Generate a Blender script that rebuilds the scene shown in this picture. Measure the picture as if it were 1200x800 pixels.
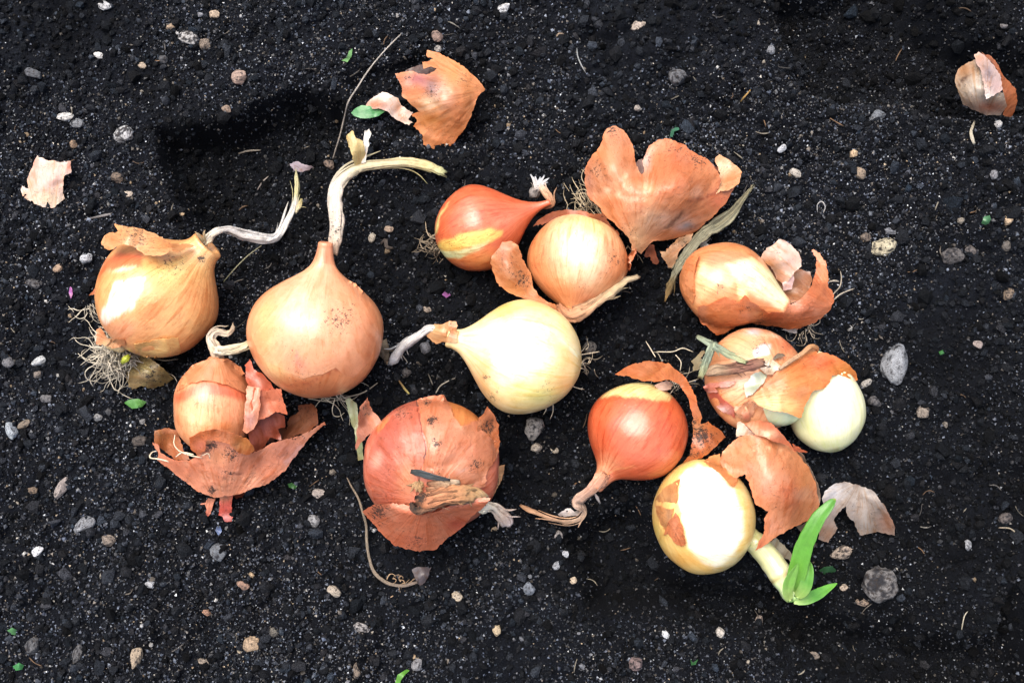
import bpy, math, random
import numpy as np
from mathutils import Vector, Matrix
from mathutils.bvhtree import BVHTree
from mathutils.geometry import delaunay_2d_cdt

for o in list(bpy.data.objects):
    bpy.data.objects.remove(o)
SC = bpy.context.scene
COL = SC.collection
random.seed(7)
RNG = np.random.default_rng(11)

# ------------------------------------------------------------------ camera, sky, sun, exposure
S = 0.00043            # metres per modelling unit (one unit is about 0.43 mm)
D = 1500.0             # camera distance in units
TILT = math.radians(9.0)
ct, st = math.cos(TILT), math.sin(TILT)
CAM = np.array([0.0, -D * st, D * ct])

cam = bpy.data.cameras.new('camera')
cam.sensor_width = 36.0
cam.lens = 36.0 * D / 1200.0
cam.clip_start = 0.01
cam.clip_end = 50.0
camo = bpy.data.objects.new('camera', cam)
camo.location = tuple(CAM * S)
camo.rotation_euler = (TILT, 0, 0)
COL.objects.link(camo)
SC.camera = camo

SUN_ELEV, SUN_AZ = 70.0, 318.0     # degrees; azimuth clockwise from the top of the picture
world = bpy.data.worlds.new('World')
SC.world = world
world.use_nodes = True
wn = world.node_tree
sky = wn.nodes.new('ShaderNodeTexSky')
sky.sky_type = 'NISHITA'
sky.sun_disc = False
sky.sun_elevation = math.radians(SUN_ELEV)
sky.sun_rotation = math.radians(SUN_AZ)
sky.air_density = 1.0
sky.dust_density = 6.0
sky.ozone_density = 1.0
wn.links.new(sky.outputs[0], wn.nodes['Background'].inputs[0])
wn.nodes['Background'].inputs[1].default_value = 0.10

sun = bpy.data.lights.new('sun', 'SUN')
sun.energy = 1.5
sun.angle = math.radians(55)
sun.color = (1.0, 0.955, 0.90)
suno = bpy.data.objects.new('sun', sun)
el, az = math.radians(SUN_ELEV), math.radians(SUN_AZ)
sd = Vector((math.sin(az) * math.cos(el), math.cos(az) * math.cos(el), math.sin(el)))
suno.rotation_euler = sd.to_track_quat('Z', 'Y').to_euler()
suno.location = sd * 2.0
COL.objects.link(suno)

SC.view_settings.view_transform = 'Standard'
SC.view_settings.look = 'None'
SC.view_settings.gamma = 1.0
SC.view_settings.use_curve_mapping = False
SC.view_settings.exposure = 1.6
SC.render.engine = 'CYCLES'
SC.cycles.use_denoising = True
SC.cycles.denoising_prefilter = 'ACCURATE'
SC.cycles.max_bounces = 6
SC.cycles.diffuse_bounces = 3
SC.cycles.glossy_bounces = 2
SC.cycles.transmission_bounces = 3
SC.cycles.transparent_max_bounces = 4

# ------------------------------------------------------------------ geometry helpers
def P(px, py, z):
    """world point (units) seen at picture position px,py that lies at height z"""
    px, py, z = np.broadcast_arrays(np.asarray(px, float), np.asarray(py, float), np.asarray(z, float))
    dx = (px - 600.0) / D
    dy = (400.0 - py) / D
    wy = dy * ct + st
    wz = dy * st - ct
    k = (z - CAM[2]) / wz
    return np.stack([dx * k, CAM[1] + wy * k, z], axis=-1)

def proj(w):
    v = np.asarray(w, float) - CAM
    cx = v[..., 0]
    cy = v[..., 1] * ct + v[..., 2] * st
    cz = -(-v[..., 1] * st + v[..., 2] * ct)
    return 600 + D * cx / cz, 400 - D * cy / cz, cz

RIGHT = np.array([1.0, 0, 0]); UPI = np.array([0, ct, st]); TOC = np.array([0, -st, ct])

def _h(ix, iy, iz, seed):
    n = (ix.astype(np.int64) * 374761393 + iy.astype(np.int64) * 668265263 + iz.astype(np.int64) * 2147483647 + seed * 974634777) & 0xFFFFFFFF
    n = ((n ^ (n >> 13)) * 1274126177) & 0xFFFFFFFF
    n = n ^ (n >> 16)
    return (n & 0xFFFFFF) / float(0xFFFFFF)

def vn(x, y, z=0.0, seed=0):
    x, y, z = np.broadcast_arrays(np.asarray(x, float), np.asarray(y, float), np.asarray(z, float))
    fx, fy, fz = np.floor(x), np.floor(y), np.floor(z)
    tx, ty, tz = x - fx, y - fy, z - fz
    tx = tx * tx * (3 - 2 * tx); ty = ty * ty * (3 - 2 * ty); tz = tz * tz * (3 - 2 * tz)
    ix, iy, iz = fx.astype(np.int64), fy.astype(np.int64), fz.astype(np.int64)
    r = 0
    for a in (0, 1):
        for b in (0, 1):
            for c in (0, 1):
                w = (tx if a else 1 - tx) * (ty if b else 1 - ty) * (tz if c else 1 - tz)
                r = r + w * _h(ix + a, iy + b, iz + c, seed)
    return r * 2 - 1

def fbm(x, y, z=0.0, seed=0, o=3):
    r, a, f, t = 0, 1.0, 1.0, 0
    for i in range(o):
        r = r + a * vn(np.asarray(x) * f, np.asarray(y) * f, np.asarray(z) * f, seed + i * 17)
        t += a; a *= 0.5; f *= 2.03
    return r / t

def polyd(px, py, pts):
    """signed distance to a polygon, positive inside"""
    px = np.asarray(px, float); py = np.asarray(py, float)
    pts = np.asarray(pts, float)
    inside = np.zeros(px.shape, bool)
    d2 = np.full(px.shape, 1e18)
    n = len(pts)
    for i in range(n):
        x0, y0 = pts[i]; x1, y1 = pts[(i + 1) % n]
        ex, ey = x1 - x0, y1 - y0
        t = np.clip(((px - x0) * ex + (py - y0) * ey) / (ex * ex + ey * ey + 1e-9), 0, 1)
        d2 = np.minimum(d2, (px - x0 - t * ex) ** 2 + (py - y0 - t * ey) ** 2)
        if y0 != y1:
            c = ((y0 > py) != (y1 > py)) & (px < ex * (py - y0) / ey + x0)
            inside ^= c
    d = np.sqrt(d2)
    return np.where(inside, d, -d)

def worley(x, y, seed=0):
    fx, fy = np.floor(x).astype(np.int64), np.floor(y).astype(np.int64)
    best = np.full(np.shape(x), 9.0); bid = np.zeros(np.shape(x))
    for i in (-1, 0, 1):
        for j in (-1, 0, 1):
            cx, cy = fx + i, fy + j
            z0 = np.zeros_like(cx)
            qx = cx + _h(cx, cy, z0, seed); qy = cy + _h(cx, cy, z0 + 1, seed)
            d = (x - qx) ** 2 + (y - qy) ** 2
            c = d < best
            best = np.where(c, d, best); bid = np.where(c, _h(cx, cy, z0 + 2, seed), bid)
    return np.sqrt(best), bid

def sstep(a, b, x):
    t = np.clip((x - a) / (b - a), 0, 1)
    return t * t * (3 - 2 * t)

def lin(c, k=0.86):
    c = np.asarray(c, float) / 255.0
    l = np.where(c <= 0.04045, c / 12.92, ((c + 0.055) / 1.055) ** 2.4) * k
    return l * 0.91 + l.mean() * 0.09

def ZM(x0, y0, sc):
    return lambda pts: [(x0 + p[0] / sc, y0 + p[1] / sc) + tuple(p[2:]) for p in pts]

def cr(pts, n):
    """Catmull-Rom resampling of rows"""
    p = np.asarray(pts, float)
    p = np.vstack([2 * p[0] - p[1], p, 2 * p[-1] - p[-2]])
    m = len(p) - 3
    u = np.linspace(0, m - 1e-6, n)
    i = np.floor(u).astype(int); t = (u - i)[:, None]
    a, b, c, d = p[i], p[i + 1], p[i + 2], p[i + 3]
    return 0.5 * (2 * b + (c - a) * t + (2 * a - 5 * b + 4 * c - d) * t ** 2 + (3 * b - a - 3 * c + d) * t ** 3)

def tps(ctrl, x, y):
    c = np.asarray(ctrl, float)
    n = len(c)
    if n < 3:
        return np.full(np.shape(x), c[:, 2].mean())
    def U(r2):
        return 0.5 * r2 * np.log(r2 + 1e-9)
    dx = c[:, None, :2] - c[None, :, :2]
    K = U((dx ** 2).sum(-1)) + np.eye(n) * 2.0
    Pm = np.hstack([np.ones((n, 1)), c[:, :2]])
    A = np.zeros((n + 3, n + 3)); A[:n, :n] = K; A[:n, n:] = Pm; A[n:, :n] = Pm.T
    A[n:, n:] += np.eye(3) * -1e-6
    w = np.linalg.solve(A, np.concatenate([c[:, 2], np.zeros(3)]))
    x = np.asarray(x, float); y = np.asarray(y, float)
    r2 = (x[..., None] - c[:, 0]) ** 2 + (y[..., None] - c[:, 1]) ** 2
    z = U(r2) @ w[:n] + w[n] + w[n + 1] * x + w[n + 2] * y
    return np.clip(z, c[:, 2].min() - 8, c[:, 2].max() + 14)

# ------------------------------------------------------------------ object helpers
def mesh_obj(name, verts, faces, mat, parent=None, base=None, col=None, mer=None, dirt=None, smooth=True, solid=0.0):
    """verts in units; faces an (n,3)/(n,4) array or a list of those"""
    v = np.asarray(verts, float)
    b = np.zeros(3) if base is None else np.asarray(base, float)
    me = bpy.data.meshes.new(name)
    fl = faces if isinstance(faces, list) else [faces]
    fl = [np.asarray(f, np.int64) for f in fl if len(f)]
    nl = sum(f.size for f in fl); nf = sum(len(f) for f in fl)
    me.vertices.add(len(v))
    me.vertices.foreach_set('co', ((v - b) * S).astype(np.float32).ravel())
    me.loops.add(nl); me.polygons.add(nf)
    me.loops.foreach_set('vertex_index', np.concatenate([f.ravel() for f in fl]).astype(np.int32))
    starts, s0 = [], 0
    for f in fl:
        starts.append(s0 + np.arange(len(f)) * f.shape[1]); s0 += f.size
    me.polygons.foreach_set('loop_start', np.concatenate(starts).astype(np.int32))
    me.polygons.foreach_set('use_smooth', np.full(nf, smooth))
    me.update(calc_edges=True)
    if col is not None:
        a = me.attributes.new('Col', 'FLOAT_COLOR', 'POINT')
        c = np.ones((len(v), 4), np.float32); c[:, :3] = col
        a.data.foreach_set('color', c.ravel())
    if mer is not None:
        a = me.attributes.new('mer', 'FLOAT_VECTOR', 'POINT')
        a.data.foreach_set('vector', np.asarray(mer, np.float32).ravel())
    if dirt is not None:
        a = me.attributes.new('dirt', 'FLOAT', 'POINT')
        a.data.foreach_set('value', np.asarray(dirt, np.float32).ravel())
    me.materials.append(mat)
    o = bpy.data.objects.new(name, me)
    COL.objects.link(o)
    if parent is not None:
        o.parent = parent
    else:
        o.location = tuple(b * S)
    if solid:
        m = o.modifiers.new('thickness', 'SOLIDIFY')
        m.thickness = solid * S; m.offset = -1.0
        e = o.modifiers.new('crisp_edges', 'EDGE_SPLIT'); e.split_angle = math.radians(46)
    return o

def tag(o, label, cat=None, group=None, kind=None):
    o['label'] = label
    if cat: o['category'] = cat
    if group: o['group'] = group
    if kind: o['kind'] = kind
    return o

class Thing:
    def __init__(self, name, px, py, label, cat, group=None, z=None):
        w = P(px, py, 0.0)
        z = float(T(w[0], w[1])) if z is None else z
        self.base = P(px, py, z)
        self.o = bpy.data.objects.new(name, None)
        self.o.empty_display_size = 0.01
        self.o.location = tuple(self.base * S)
        COL.objects.link(self.o)
        tag(self.o, label, cat, group)

# ------------------------------------------------------------------ materials
def mat(name, rough=0.5, coat=0.0, trans=0.0, sss=0.0, streak=0.0, vein=0.0, specks=0.72, bump=0.3, mottle=0.12,
        mscale=330.0, streak_tint=(0.72, 0.50, 0.34), spec=0.5, fine=0.0, coat_rough=0.30, blotch=0.0, blotch_tint=(0.80, 0.62, 0.48), peel=0.0, peel_tint=(0.86, 0.72, 0.58), dirtcol=(0.022, 0.017, 0.014)):
    m = bpy.data.materials.new(name)
    m.use_nodes = True
    nt = m.node_tree; N = nt.nodes; L = nt.links
    bs = N['Principled BSDF']; out = N['Material Output']
    def att(n):
        a = N.new('ShaderNodeAttribute'); a.attribute_name = n; return a
    def noise(scale, vec, detail=3.0, rough_=0.55):
        n = N.new('ShaderNodeTexNoise'); n.inputs['Scale'].default_value = scale
        n.inputs['Detail'].default_value = detail; n.inputs['Roughness'].default_value = rough_
        L.new(vec, n.inputs['Vector']); return n.outputs['Fac']
    def rng(v, a, b, c=0.0, d=1.0):
        r = N.new('ShaderNodeMapRange'); r.inputs[1].default_value = a; r.inputs[2].default_value = b
        r.inputs[3].default_value = c; r.inputs[4].default_value = d
        L.new(v, r.inputs[0]); return r.outputs[0]
    def mul(a, k):
        x = N.new('ShaderNodeMath'); x.operation = 'MULTIPLY'; L.new(a, x.inputs[0])
        if isinstance(k, float): x.inputs[1].default_value = k
        else: L.new(k, x.inputs[1])
        return x.outputs[0]
    def add(a, b):
        x = N.new('ShaderNodeMath'); x.operation = 'ADD'; L.new(a, x.inputs[0])
        if isinstance(b, float): x.inputs[1].default_value = b
        else: L.new(b, x.inputs[1])
        return x.outputs[0]
    def mixc(f, a, b, mode='MIX'):
        x = N.new('ShaderNodeMix'); x.data_type = 'RGBA'; x.blend_type = mode
        if isinstance(f, float): x.inputs[0].default_value = f
        else: L.new(f, x.inputs[0])
        for i, v in ((6, a), (7, b)):
            if isinstance(v, tuple): x.inputs[i].default_value = (*v, 1.0)
            else: L.new(v, x.inputs[i])
        return x.outputs[2]
    c = att('Col').outputs['Color']
    tc = N.new('ShaderNodeTexCoord').outputs['Object']
    hgt = None
    if mottle:
        n1 = noise(mscale, tc, 4.0, 0.6)
        c = mixc(rng(n1, 0.3, 0.7), mixc(1.0, c, (1 - mottle,) * 3, 'MULTIPLY'), mixc(1.0, c, (1 + mottle,) * 3, 'MULTIPLY'))
        hgt = n1
    if streak or vein:
        me = att('mer').outputs['Vector']
        s1 = noise(5.0, me, 3.0, 0.6)
        s2 = noise(17.0, me, 2.0, 0.5)
        s3 = noise(36.0, me, 1.0, 0.5)
        ab = N.new('ShaderNodeMath'); ab.operation = 'ABSOLUTE'; L.new(add(s3, -0.5), ab.inputs[0])
        ln = rng(ab.outputs[0], 0.022, 0.004)
        f = add(add(mul(rng(s1, 0.42, 0.72), streak), mul(rng(s2, 0.54, 0.66), vein * 0.7)), mul(ln, vein * 0.7))
        c = mixc(f, c, mixc(1.0, c, streak_tint, 'MULTIPLY'))
        hh = add(mul(s2, 0.7), mul(s1, 0.5))
        hgt = add(hgt, hh) if hgt is not None else hh
    if blotch:
        n5 = noise(95.0, tc, 5.0, 0.62)
        c = mixc(mul(rng(n5, 0.47, 0.66), blotch), c, mixc(1.0, c, blotch_tint, 'MULTIPLY'))
        c = mixc(mul(rng(n5, 0.46, 0.30), blotch), c, mixc(1.0, c, (1.08, 1.10, 1.14), 'MULTIPLY'))
    if peel:
        n6 = noise(58.0, tc, 6.0, 0.62)
        k6 = rng(n6, 0.545, 0.555)
        c = mixc(mul(k6, peel), c, mixc(1.0, c, peel_tint, 'MULTIPLY'))
        n7 = noise(41.0, tc, 7.0, 0.66)
        k7 = rng(n7, 0.62, 0.626)
        c = mixc(mul(k7, peel), c, mixc(1.0, c, (1.12, 1.14, 1.16), 'MULTIPLY'))
        hp = mul(add(k6, k7), 0.5)
        hgt = add(hgt, hp) if hgt is not None else hp
    if fine:
        n4 = noise(2600.0, tc, 2.0, 0.6)
        c = mixc(rng(n4, 0.35, 0.65), mixc(1.0, c, (1 - fine,) * 3, 'MULTIPLY'), mixc(1.0, c, (1 + fine,) * 3, 'MULTIPLY'))
    if specks < 1.0:
        dn = noise(620.0, tc, 4.0, 0.62)
        dm = noise(2100.0, tc, 2.0, 0.5)
        dsum = add(mul(dn, 0.62), mul(dm, 0.38))
        df = add(dsum, mul(att('dirt').outputs['Fac'], 0.24))
        k = rng(df, specks - 0.035, specks + 0.025)
        c = mixc(mul(k, 0.9), c, dirtcol)
        rgh = add(mul(k, 0.4), rough)
        L.new(rgh, bs.inputs['Roughness'])
    else:
        bs.inputs['Roughness'].default_value = rough
    L.new(c, bs.inputs['Base Color'])
    bs.inputs['Specular IOR Level'].default_value = spec
    bs.inputs['Coat Weight'].default_value = coat
    bs.inputs['Coat Roughness'].default_value = coat_rough
    if sss:
        bs.inputs['Subsurface Weight'].default_value = sss
        bs.inputs['Subsurface Radius'].default_value = (1.0, 0.7, 0.35)
        bs.inputs['Subsurface Scale'].default_value = 0.003
    if hgt is not None and bump:
        b = N.new('ShaderNodeBump'); b.inputs['Strength'].default_value = bump
        b.inputs['Distance'].default_value = 0.0006
        L.new(hgt, b.inputs['Height']); L.new(b.outputs[0], bs.inputs['Normal'])
    if trans:
        t = N.new('ShaderNodeBsdfTranslucent'); L.new(c, t.inputs[0])
        mx = N.new('ShaderNodeMixShader'); mx.inputs[0].default_value = trans
        L.new(bs.outputs[0], mx.inputs[1]); L.new(t.outputs[0], mx.inputs[2]); L.new(mx.outputs[0], out.inputs[0])
    return m

M_SOIL = mat('soil', rough=0.95, specks=1.0, mottle=0.45, mscale=1100.0, bump=0.9, fine=0.8, spec=0.10)
M_GRIT = mat('mineral_grain', rough=0.6, specks=1.0, mottle=0.15, mscale=1500.0, bump=0.2, spec=0.4)
M_STONE = mat('stone', rough=0.85, specks=0.61, mottle=0.28, mscale=700.0, bump=0.9, fine=0.35, spec=0.25)
M_SKIN = mat('onion_skin', rough=0.36, coat=0.45, streak=0.55, vein=0.7, specks=0.662, bump=0.32, sss=0.05, mottle=0.08, blotch=0.25, peel=0.35, coat_rough=0.30)
M_PEACH = mat('peach_onion_skin', rough=0.38, coat=0.45, streak=0.5, vein=0.6, specks=0.662, bump=0.3, sss=0.05, mottle=0.07, blotch=0.25, streak_tint=(0.84, 0.62, 0.44), peel=0.3, peel_tint=(0.90, 0.78, 0.64), coat_rough=0.30)
M_RED = mat('red_onion_skin', rough=0.34, coat=0.5, streak=0.5, vein=0.8, specks=0.68, bump=0.32, sss=0.04, streak_tint=(0.72, 0.42, 0.28), mottle=0.07, blotch=0.3, peel=0.25, coat_rough=0.30)
M_PALE = mat('pale_onion_skin', rough=0.32, coat=0.45, streak=0.55, vein=0.65, specks=0.68, bump=0.25, sss=0.10, streak_tint=(0.90, 0.74, 0.44), mottle=0.06, blotch=0.45, blotch_tint=(0.92, 0.80, 0.54), peel=0.35, peel_tint=(0.95, 0.86, 0.64))
M_FLESH = mat('onion_flesh', rough=0.26, coat=0.45, streak=0.55, vein=0.65, specks=0.73, bump=0.2, sss=0.2, streak_tint=(0.88, 0.92, 0.66), mottle=0.04, blotch=0.3, blotch_tint=(0.95, 0.93, 0.74))
M_PAPER = mat('papery_skin', rough=0.40, coat=0.35, trans=0.36, streak=0.45, vein=0.85, specks=0.655, bump=0.7, mottle=0.07, coat_rough=0.30, blotch=0.22, blotch_tint=(0.86, 0.70, 0.54), peel=0.35, peel_tint=(0.92, 0.80, 0.66), streak_tint=(0.82, 0.62, 0.44))
M_DRY = mat('dried_leaf', rough=0.7, trans=0.2, streak=0.5, vein=0.65, specks=0.645, bump=1.0, mottle=0.14, streak_tint=(0.78, 0.68, 0.54), blotch=0.25, blotch_tint=(0.88, 0.80, 0.66))
M_ROOT = mat('dry_root', rough=0.8, specks=0.64, mottle=0.25, bump=0.2)
M_GREEN = mat('green_leaf', rough=0.38, coat=0.15, trans=0.3, streak=0.5, vein=0.5, specks=0.76, bump=0.25, mottle=0.12, streak_tint=(0.7, 0.88, 0.5), blotch=0.3, blotch_tint=(0.85, 0.95, 0.6))

# ------------------------------------------------------------------ the ground
def gpoly(pts):
    return P(np.array([p[0] for p in pts]), np.array([p[1] for p in pts]), 0.0)[:, :2]

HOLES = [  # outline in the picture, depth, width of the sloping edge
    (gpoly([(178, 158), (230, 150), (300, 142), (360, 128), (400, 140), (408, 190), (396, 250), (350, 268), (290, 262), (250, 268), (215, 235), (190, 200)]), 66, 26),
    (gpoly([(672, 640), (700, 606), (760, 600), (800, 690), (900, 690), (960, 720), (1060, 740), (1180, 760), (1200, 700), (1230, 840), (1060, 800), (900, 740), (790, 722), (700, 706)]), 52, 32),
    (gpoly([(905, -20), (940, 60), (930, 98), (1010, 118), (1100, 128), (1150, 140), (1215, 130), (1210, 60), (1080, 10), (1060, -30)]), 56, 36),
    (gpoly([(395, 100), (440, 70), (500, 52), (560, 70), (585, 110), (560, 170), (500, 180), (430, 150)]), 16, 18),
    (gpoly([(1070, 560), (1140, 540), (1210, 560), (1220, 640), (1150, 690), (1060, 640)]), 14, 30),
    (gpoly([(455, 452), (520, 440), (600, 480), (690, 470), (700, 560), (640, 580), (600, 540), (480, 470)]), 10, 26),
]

DARK_SOIL = [  # areas of darker soil with less grit; hollows darken likewise
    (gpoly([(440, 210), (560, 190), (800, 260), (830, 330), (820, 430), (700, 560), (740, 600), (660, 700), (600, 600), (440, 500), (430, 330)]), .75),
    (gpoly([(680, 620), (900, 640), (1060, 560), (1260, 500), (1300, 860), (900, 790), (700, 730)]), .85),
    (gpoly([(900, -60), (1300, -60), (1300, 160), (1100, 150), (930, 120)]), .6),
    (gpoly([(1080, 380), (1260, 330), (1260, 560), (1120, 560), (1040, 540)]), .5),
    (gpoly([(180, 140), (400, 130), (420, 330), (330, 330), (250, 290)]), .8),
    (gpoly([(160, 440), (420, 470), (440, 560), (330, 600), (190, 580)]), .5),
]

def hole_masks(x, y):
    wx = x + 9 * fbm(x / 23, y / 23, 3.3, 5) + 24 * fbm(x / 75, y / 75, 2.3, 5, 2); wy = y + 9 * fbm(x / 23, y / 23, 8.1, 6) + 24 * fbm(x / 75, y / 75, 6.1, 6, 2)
    tot = np.zeros(np.shape(x)); darkening = np.zeros(np.shape(x))
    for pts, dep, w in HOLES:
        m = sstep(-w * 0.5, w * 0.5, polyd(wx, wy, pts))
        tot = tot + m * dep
        darkening = np.maximum(darkening, m * min(1.0, dep / 26))
    for pts, am in DARK_SOIL:
        darkening = np.maximum(darkening, am * sstep(-60, 50, polyd(wx + 12 * fbm(x / 60, y / 60, 1.1, 7), wy, pts)))
    return tot, darkening

LUMPS = [(P(x_, y_, 0.0)[:2], r_) for x_, y_, r_ in [(425, 750, 22), (329, 790, 24), (838, 88, 30), (905, 158, 26), (1130, 548, 18), (1010, 655, 22), (1180, 575, 20), (1031, 690, 22), (223, 50, 18), (60, 215, 8), (1090, 470, 20), (700, 770, 26), (560, 775, 18), (30, 690, 18), (1150, 455, 22), (985, 20, 20), (650, 60, 16), (880, 610, 14)]]

def T(x, y):
    x = np.asarray(x, float); y = np.asarray(y, float)
    h = 9 * fbm(x / 170, y / 170, 0, 1, 3) + 5 * fbm(x / 48, y / 48, 1, 2, 3) + 2.6 * fbm(x / 15, y / 15, 2, 3, 3)
    wx, wy = x + 5 * fbm(x / 14, y / 14, 9, 15, 2), y + 5 * fbm(x / 14, y / 14, 11, 16, 2)
    rough_ = np.clip(0.55 + 0.9 * fbm(x / 120, y / 120, 3, 17, 2), 0.12, 1.0)
    for sc_, am, sd_ in ((38, 17.0, 3), (16, 8.5, 5), (8, 3.2, 7)):
        f1, bid = worley(wx / sc_, wy / sc_, sd_)
        h = h + rough_ * am * (0.35 + 0.65 * bid) * np.sqrt(np.clip(1 - (f1 / 0.72) ** 2, 0, 1))
    h = h - 9.0
    for (lx, ly), r_ in LUMPS:
        q = 1 - ((x - lx) ** 2 + (y - ly) ** 2) / (r_ * r_) * (1 + 0.5 * vn(x / 9, y / 9, 6, 8))
        h = h + np.sqrt(np.maximum(q, 0)) * r_ * 0.5
    return h - hole_masks(x, y)[0]

def Tpx(px, py):
    w = P(px, py, 0.0)
    return float(T(w[0], w[1]))

def axis(lo, hi, step, far):
    a = list(np.arange(lo, hi + step, step))
    s, v = step, a[-1]
    while v < far:
        s *= 1.25; v += s; a.append(v)
    s, v = step, a[0]
    while v > -far:
        s *= 1.25; v -= s; a.insert(0, v)
    return np.array(a)

gx = axis(-760, 760, 2.6, 6000); gy = axis(-560, 600, 2.6, 6000)
GX, GY = np.meshgrid(gx, gy)
gz = T(GX, GY)
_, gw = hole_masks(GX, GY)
nx, ny = len(gx), len(gy)
idx = np.arange(nx * ny).reshape(ny, nx)
gf = np.stack([idx[:-1, :-1], idx[:-1, 1:], idx[1:, 1:], idx[1:, :-1]], -1).reshape(-1, 4)
gn = fbm(GX / 60, GY / 60, 4, 9)
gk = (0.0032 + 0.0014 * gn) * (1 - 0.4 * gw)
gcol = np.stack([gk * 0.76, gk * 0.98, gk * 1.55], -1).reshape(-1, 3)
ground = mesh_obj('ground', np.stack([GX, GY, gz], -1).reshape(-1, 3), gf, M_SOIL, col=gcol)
tag(ground, 'black crumbly garden soil under the onions', kind='structure')

# crumbs and grains of the soil
ICO_V, ICO_F = None, None
def ico():
    p = (1 + 5 ** 0.5) / 2
    v = np.array([(-1, p, 0), (1, p, 0), (-1, -p, 0), (1, -p, 0), (0, -1, p), (0, 1, p), (0, -1, -p), (0, 1, -p), (p, 0, -1), (p, 0, 1), (-p, 0, -1), (-p, 0, 1)], float)
    v /= np.linalg.norm(v[0])
    f = np.array([(0, 11, 5), (0, 5, 1), (0, 1, 7), (0, 7, 10), (0, 10, 11), (1, 5, 9), (5, 11, 4), (11, 10, 2), (10, 7, 6), (7, 1, 8), (3, 9, 4), (3, 4, 2), (3, 2, 6), (3, 6, 8), (3, 8, 9), (4, 9, 5), (2, 4, 11), (6, 2, 10), (8, 6, 7), (9, 8, 1)])
    return v, f
ICO_V, ICO_F = ico()
OCT_V = np.array([(1, 0, 0), (-1, 0, 0), (0, 1, 0), (0, -1, 0), (0, 0, 1), (0, 0, -1)], float)
OCT_F = np.array([(0, 2, 4), (2, 1, 4), (1, 3, 4), (3, 0, 4), (2, 0, 5), (1, 2, 5), (3, 1, 5), (0, 3, 5)])

def scatter(name, n, V, F, rad, colr, mt, lift, label, clump=0.0, dark_cut=0.0, jit=0.25, box=(-790, 790, -580, 650)):
    x = RNG.uniform(box[0], box[1], n); y = RNG.uniform(box[2], box[3], n)
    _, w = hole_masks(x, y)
    keep = RNG.random(n) > w * dark_cut
    if clump:
        d = fbm(x / 130, y / 130, 7, 21, 5) * 1.3
        keep &= RNG.random(n) < np.clip(0.58 + clump * d, 0.08, 1)
    x, y, w = x[keep], y[keep], w[keep]; n = len(x)
    r = rad(n)
    z = T(x, y) + r * lift
    nv = len(V)
    a = RNG.normal(size=(n, 4)); a /= np.linalg.norm(a, axis=1)[:, None]
    q0, q1, q2, q3 = a.T
    R = np.stack([1 - 2 * (q2 * q2 + q3 * q3), 2 * (q1 * q2 - q3 * q0), 2 * (q1 * q3 + q2 * q0),
                  2 * (q1 * q2 + q3 * q0), 1 - 2 * (q1 * q1 + q3 * q3), 2 * (q2 * q3 - q1 * q0),
                  2 * (q1 * q3 - q2 * q0), 2 * (q2 * q3 + q1 * q0), 1 - 2 * (q1 * q1 + q2 * q2)], -1).reshape(n, 3, 3)
    sc_ = RNG.uniform(0.65, 1.25, (n, 1, 3))
    v = V[None] * (1 + RNG.uniform(-jit, jit, (n, nv, 1))) * sc_
    v = np.einsum('nij,nvj->nvi', R, v) * r[:, None, None]
    v += np.stack([x, y, z], -1)[:, None, :]
    f = (F[None] + (np.arange(n) * nv)[:, None, None]).reshape(-1, 3)
    c = np.repeat(colr(n, w, x, y), nv, axis=0)
    o = mesh_obj(name, v.reshape(-1, 3), f, mt, col=c, smooth=False)
    tag(o, label, kind='stuff')
    o['category'] = 'soil'
    return o

def dry(x, y):
    """patches of drier, greyer soil"""
    return np.clip(0.85 + 1.2 * fbm(x / 80, y / 80, 12.5, 23, 5), 0.3, 1.8)

def crumb_col(n, w, x, y):
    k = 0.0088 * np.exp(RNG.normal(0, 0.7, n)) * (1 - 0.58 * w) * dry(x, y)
    t = RNG.normal(0, 0.06, n)
    return np.stack([np.minimum(k, 0.03) * (0.86 + t), np.minimum(k, 0.03), np.minimum(k, 0.03) * (1.26 - t)], -1)

PAL = np.array([lin(c, 1.0) for c in [(205, 205, 205), (170, 172, 178), (190, 178, 160), (225, 222, 216), (150, 140, 128), (120, 124, 132), (196, 168, 132), (95, 98, 108), (80, 84, 95)]])
def grit_col(n, w, x, y):
    c = PAL[RNG.integers(0, len(PAL), n)] * RNG.uniform(0.2, 0.85, (n, 1)) ** 1.6 * np.array([0.95, 1.0, 1.06])
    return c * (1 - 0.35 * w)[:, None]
def gravel_col(n, w, x, y):
    c = PAL[RNG.integers(0, len(PAL), n)] * RNG.uniform(0.08, 0.55, (n, 1))
    return c * (1 - 0.35 * w)[:, None]
def dim_col(n, w, x, y):
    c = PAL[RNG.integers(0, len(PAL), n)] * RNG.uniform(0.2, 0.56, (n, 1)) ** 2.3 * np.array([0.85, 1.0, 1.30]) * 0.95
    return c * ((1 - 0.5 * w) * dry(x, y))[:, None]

TET_V = np.array([(1, 1, 1), (-1, -1, 1), (-1, 1, -1), (1, -1, -1)], float) / 1.5
TET_F = np.array([(0, 2, 1), (0, 1, 3), (0, 3, 2), (1, 2, 3)])
scatter('soil_crumbs', 27500, ICO_V, ICO_F, lambda n: np.clip(np.exp(RNG.normal(0.98, 0.45, n)), 1.4, 9), crumb_col, M_SOIL, 0.40,
        'dark loose soil crumbs covering the whole bed', jit=0.38)
scatter('fine_soil_crumbs', 52000, OCT_V, OCT_F, lambda n: np.clip(np.exp(RNG.normal(0.40, 0.30, n)), 0.9, 3), crumb_col, M_SOIL, 0.9,
        'fine dark soil crumbs between the larger ones', jit=0.4)
scatter('soil_grit', 152000, TET_V, TET_F, lambda n: np.clip(np.exp(RNG.normal(0.08, 0.30, n)), 0.6, 1.7), dim_col, M_GRIT, 1.4,
        'fine grey mineral grit sprinkled through the soil', clump=0.9, dark_cut=0.5, jit=0.4)
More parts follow.
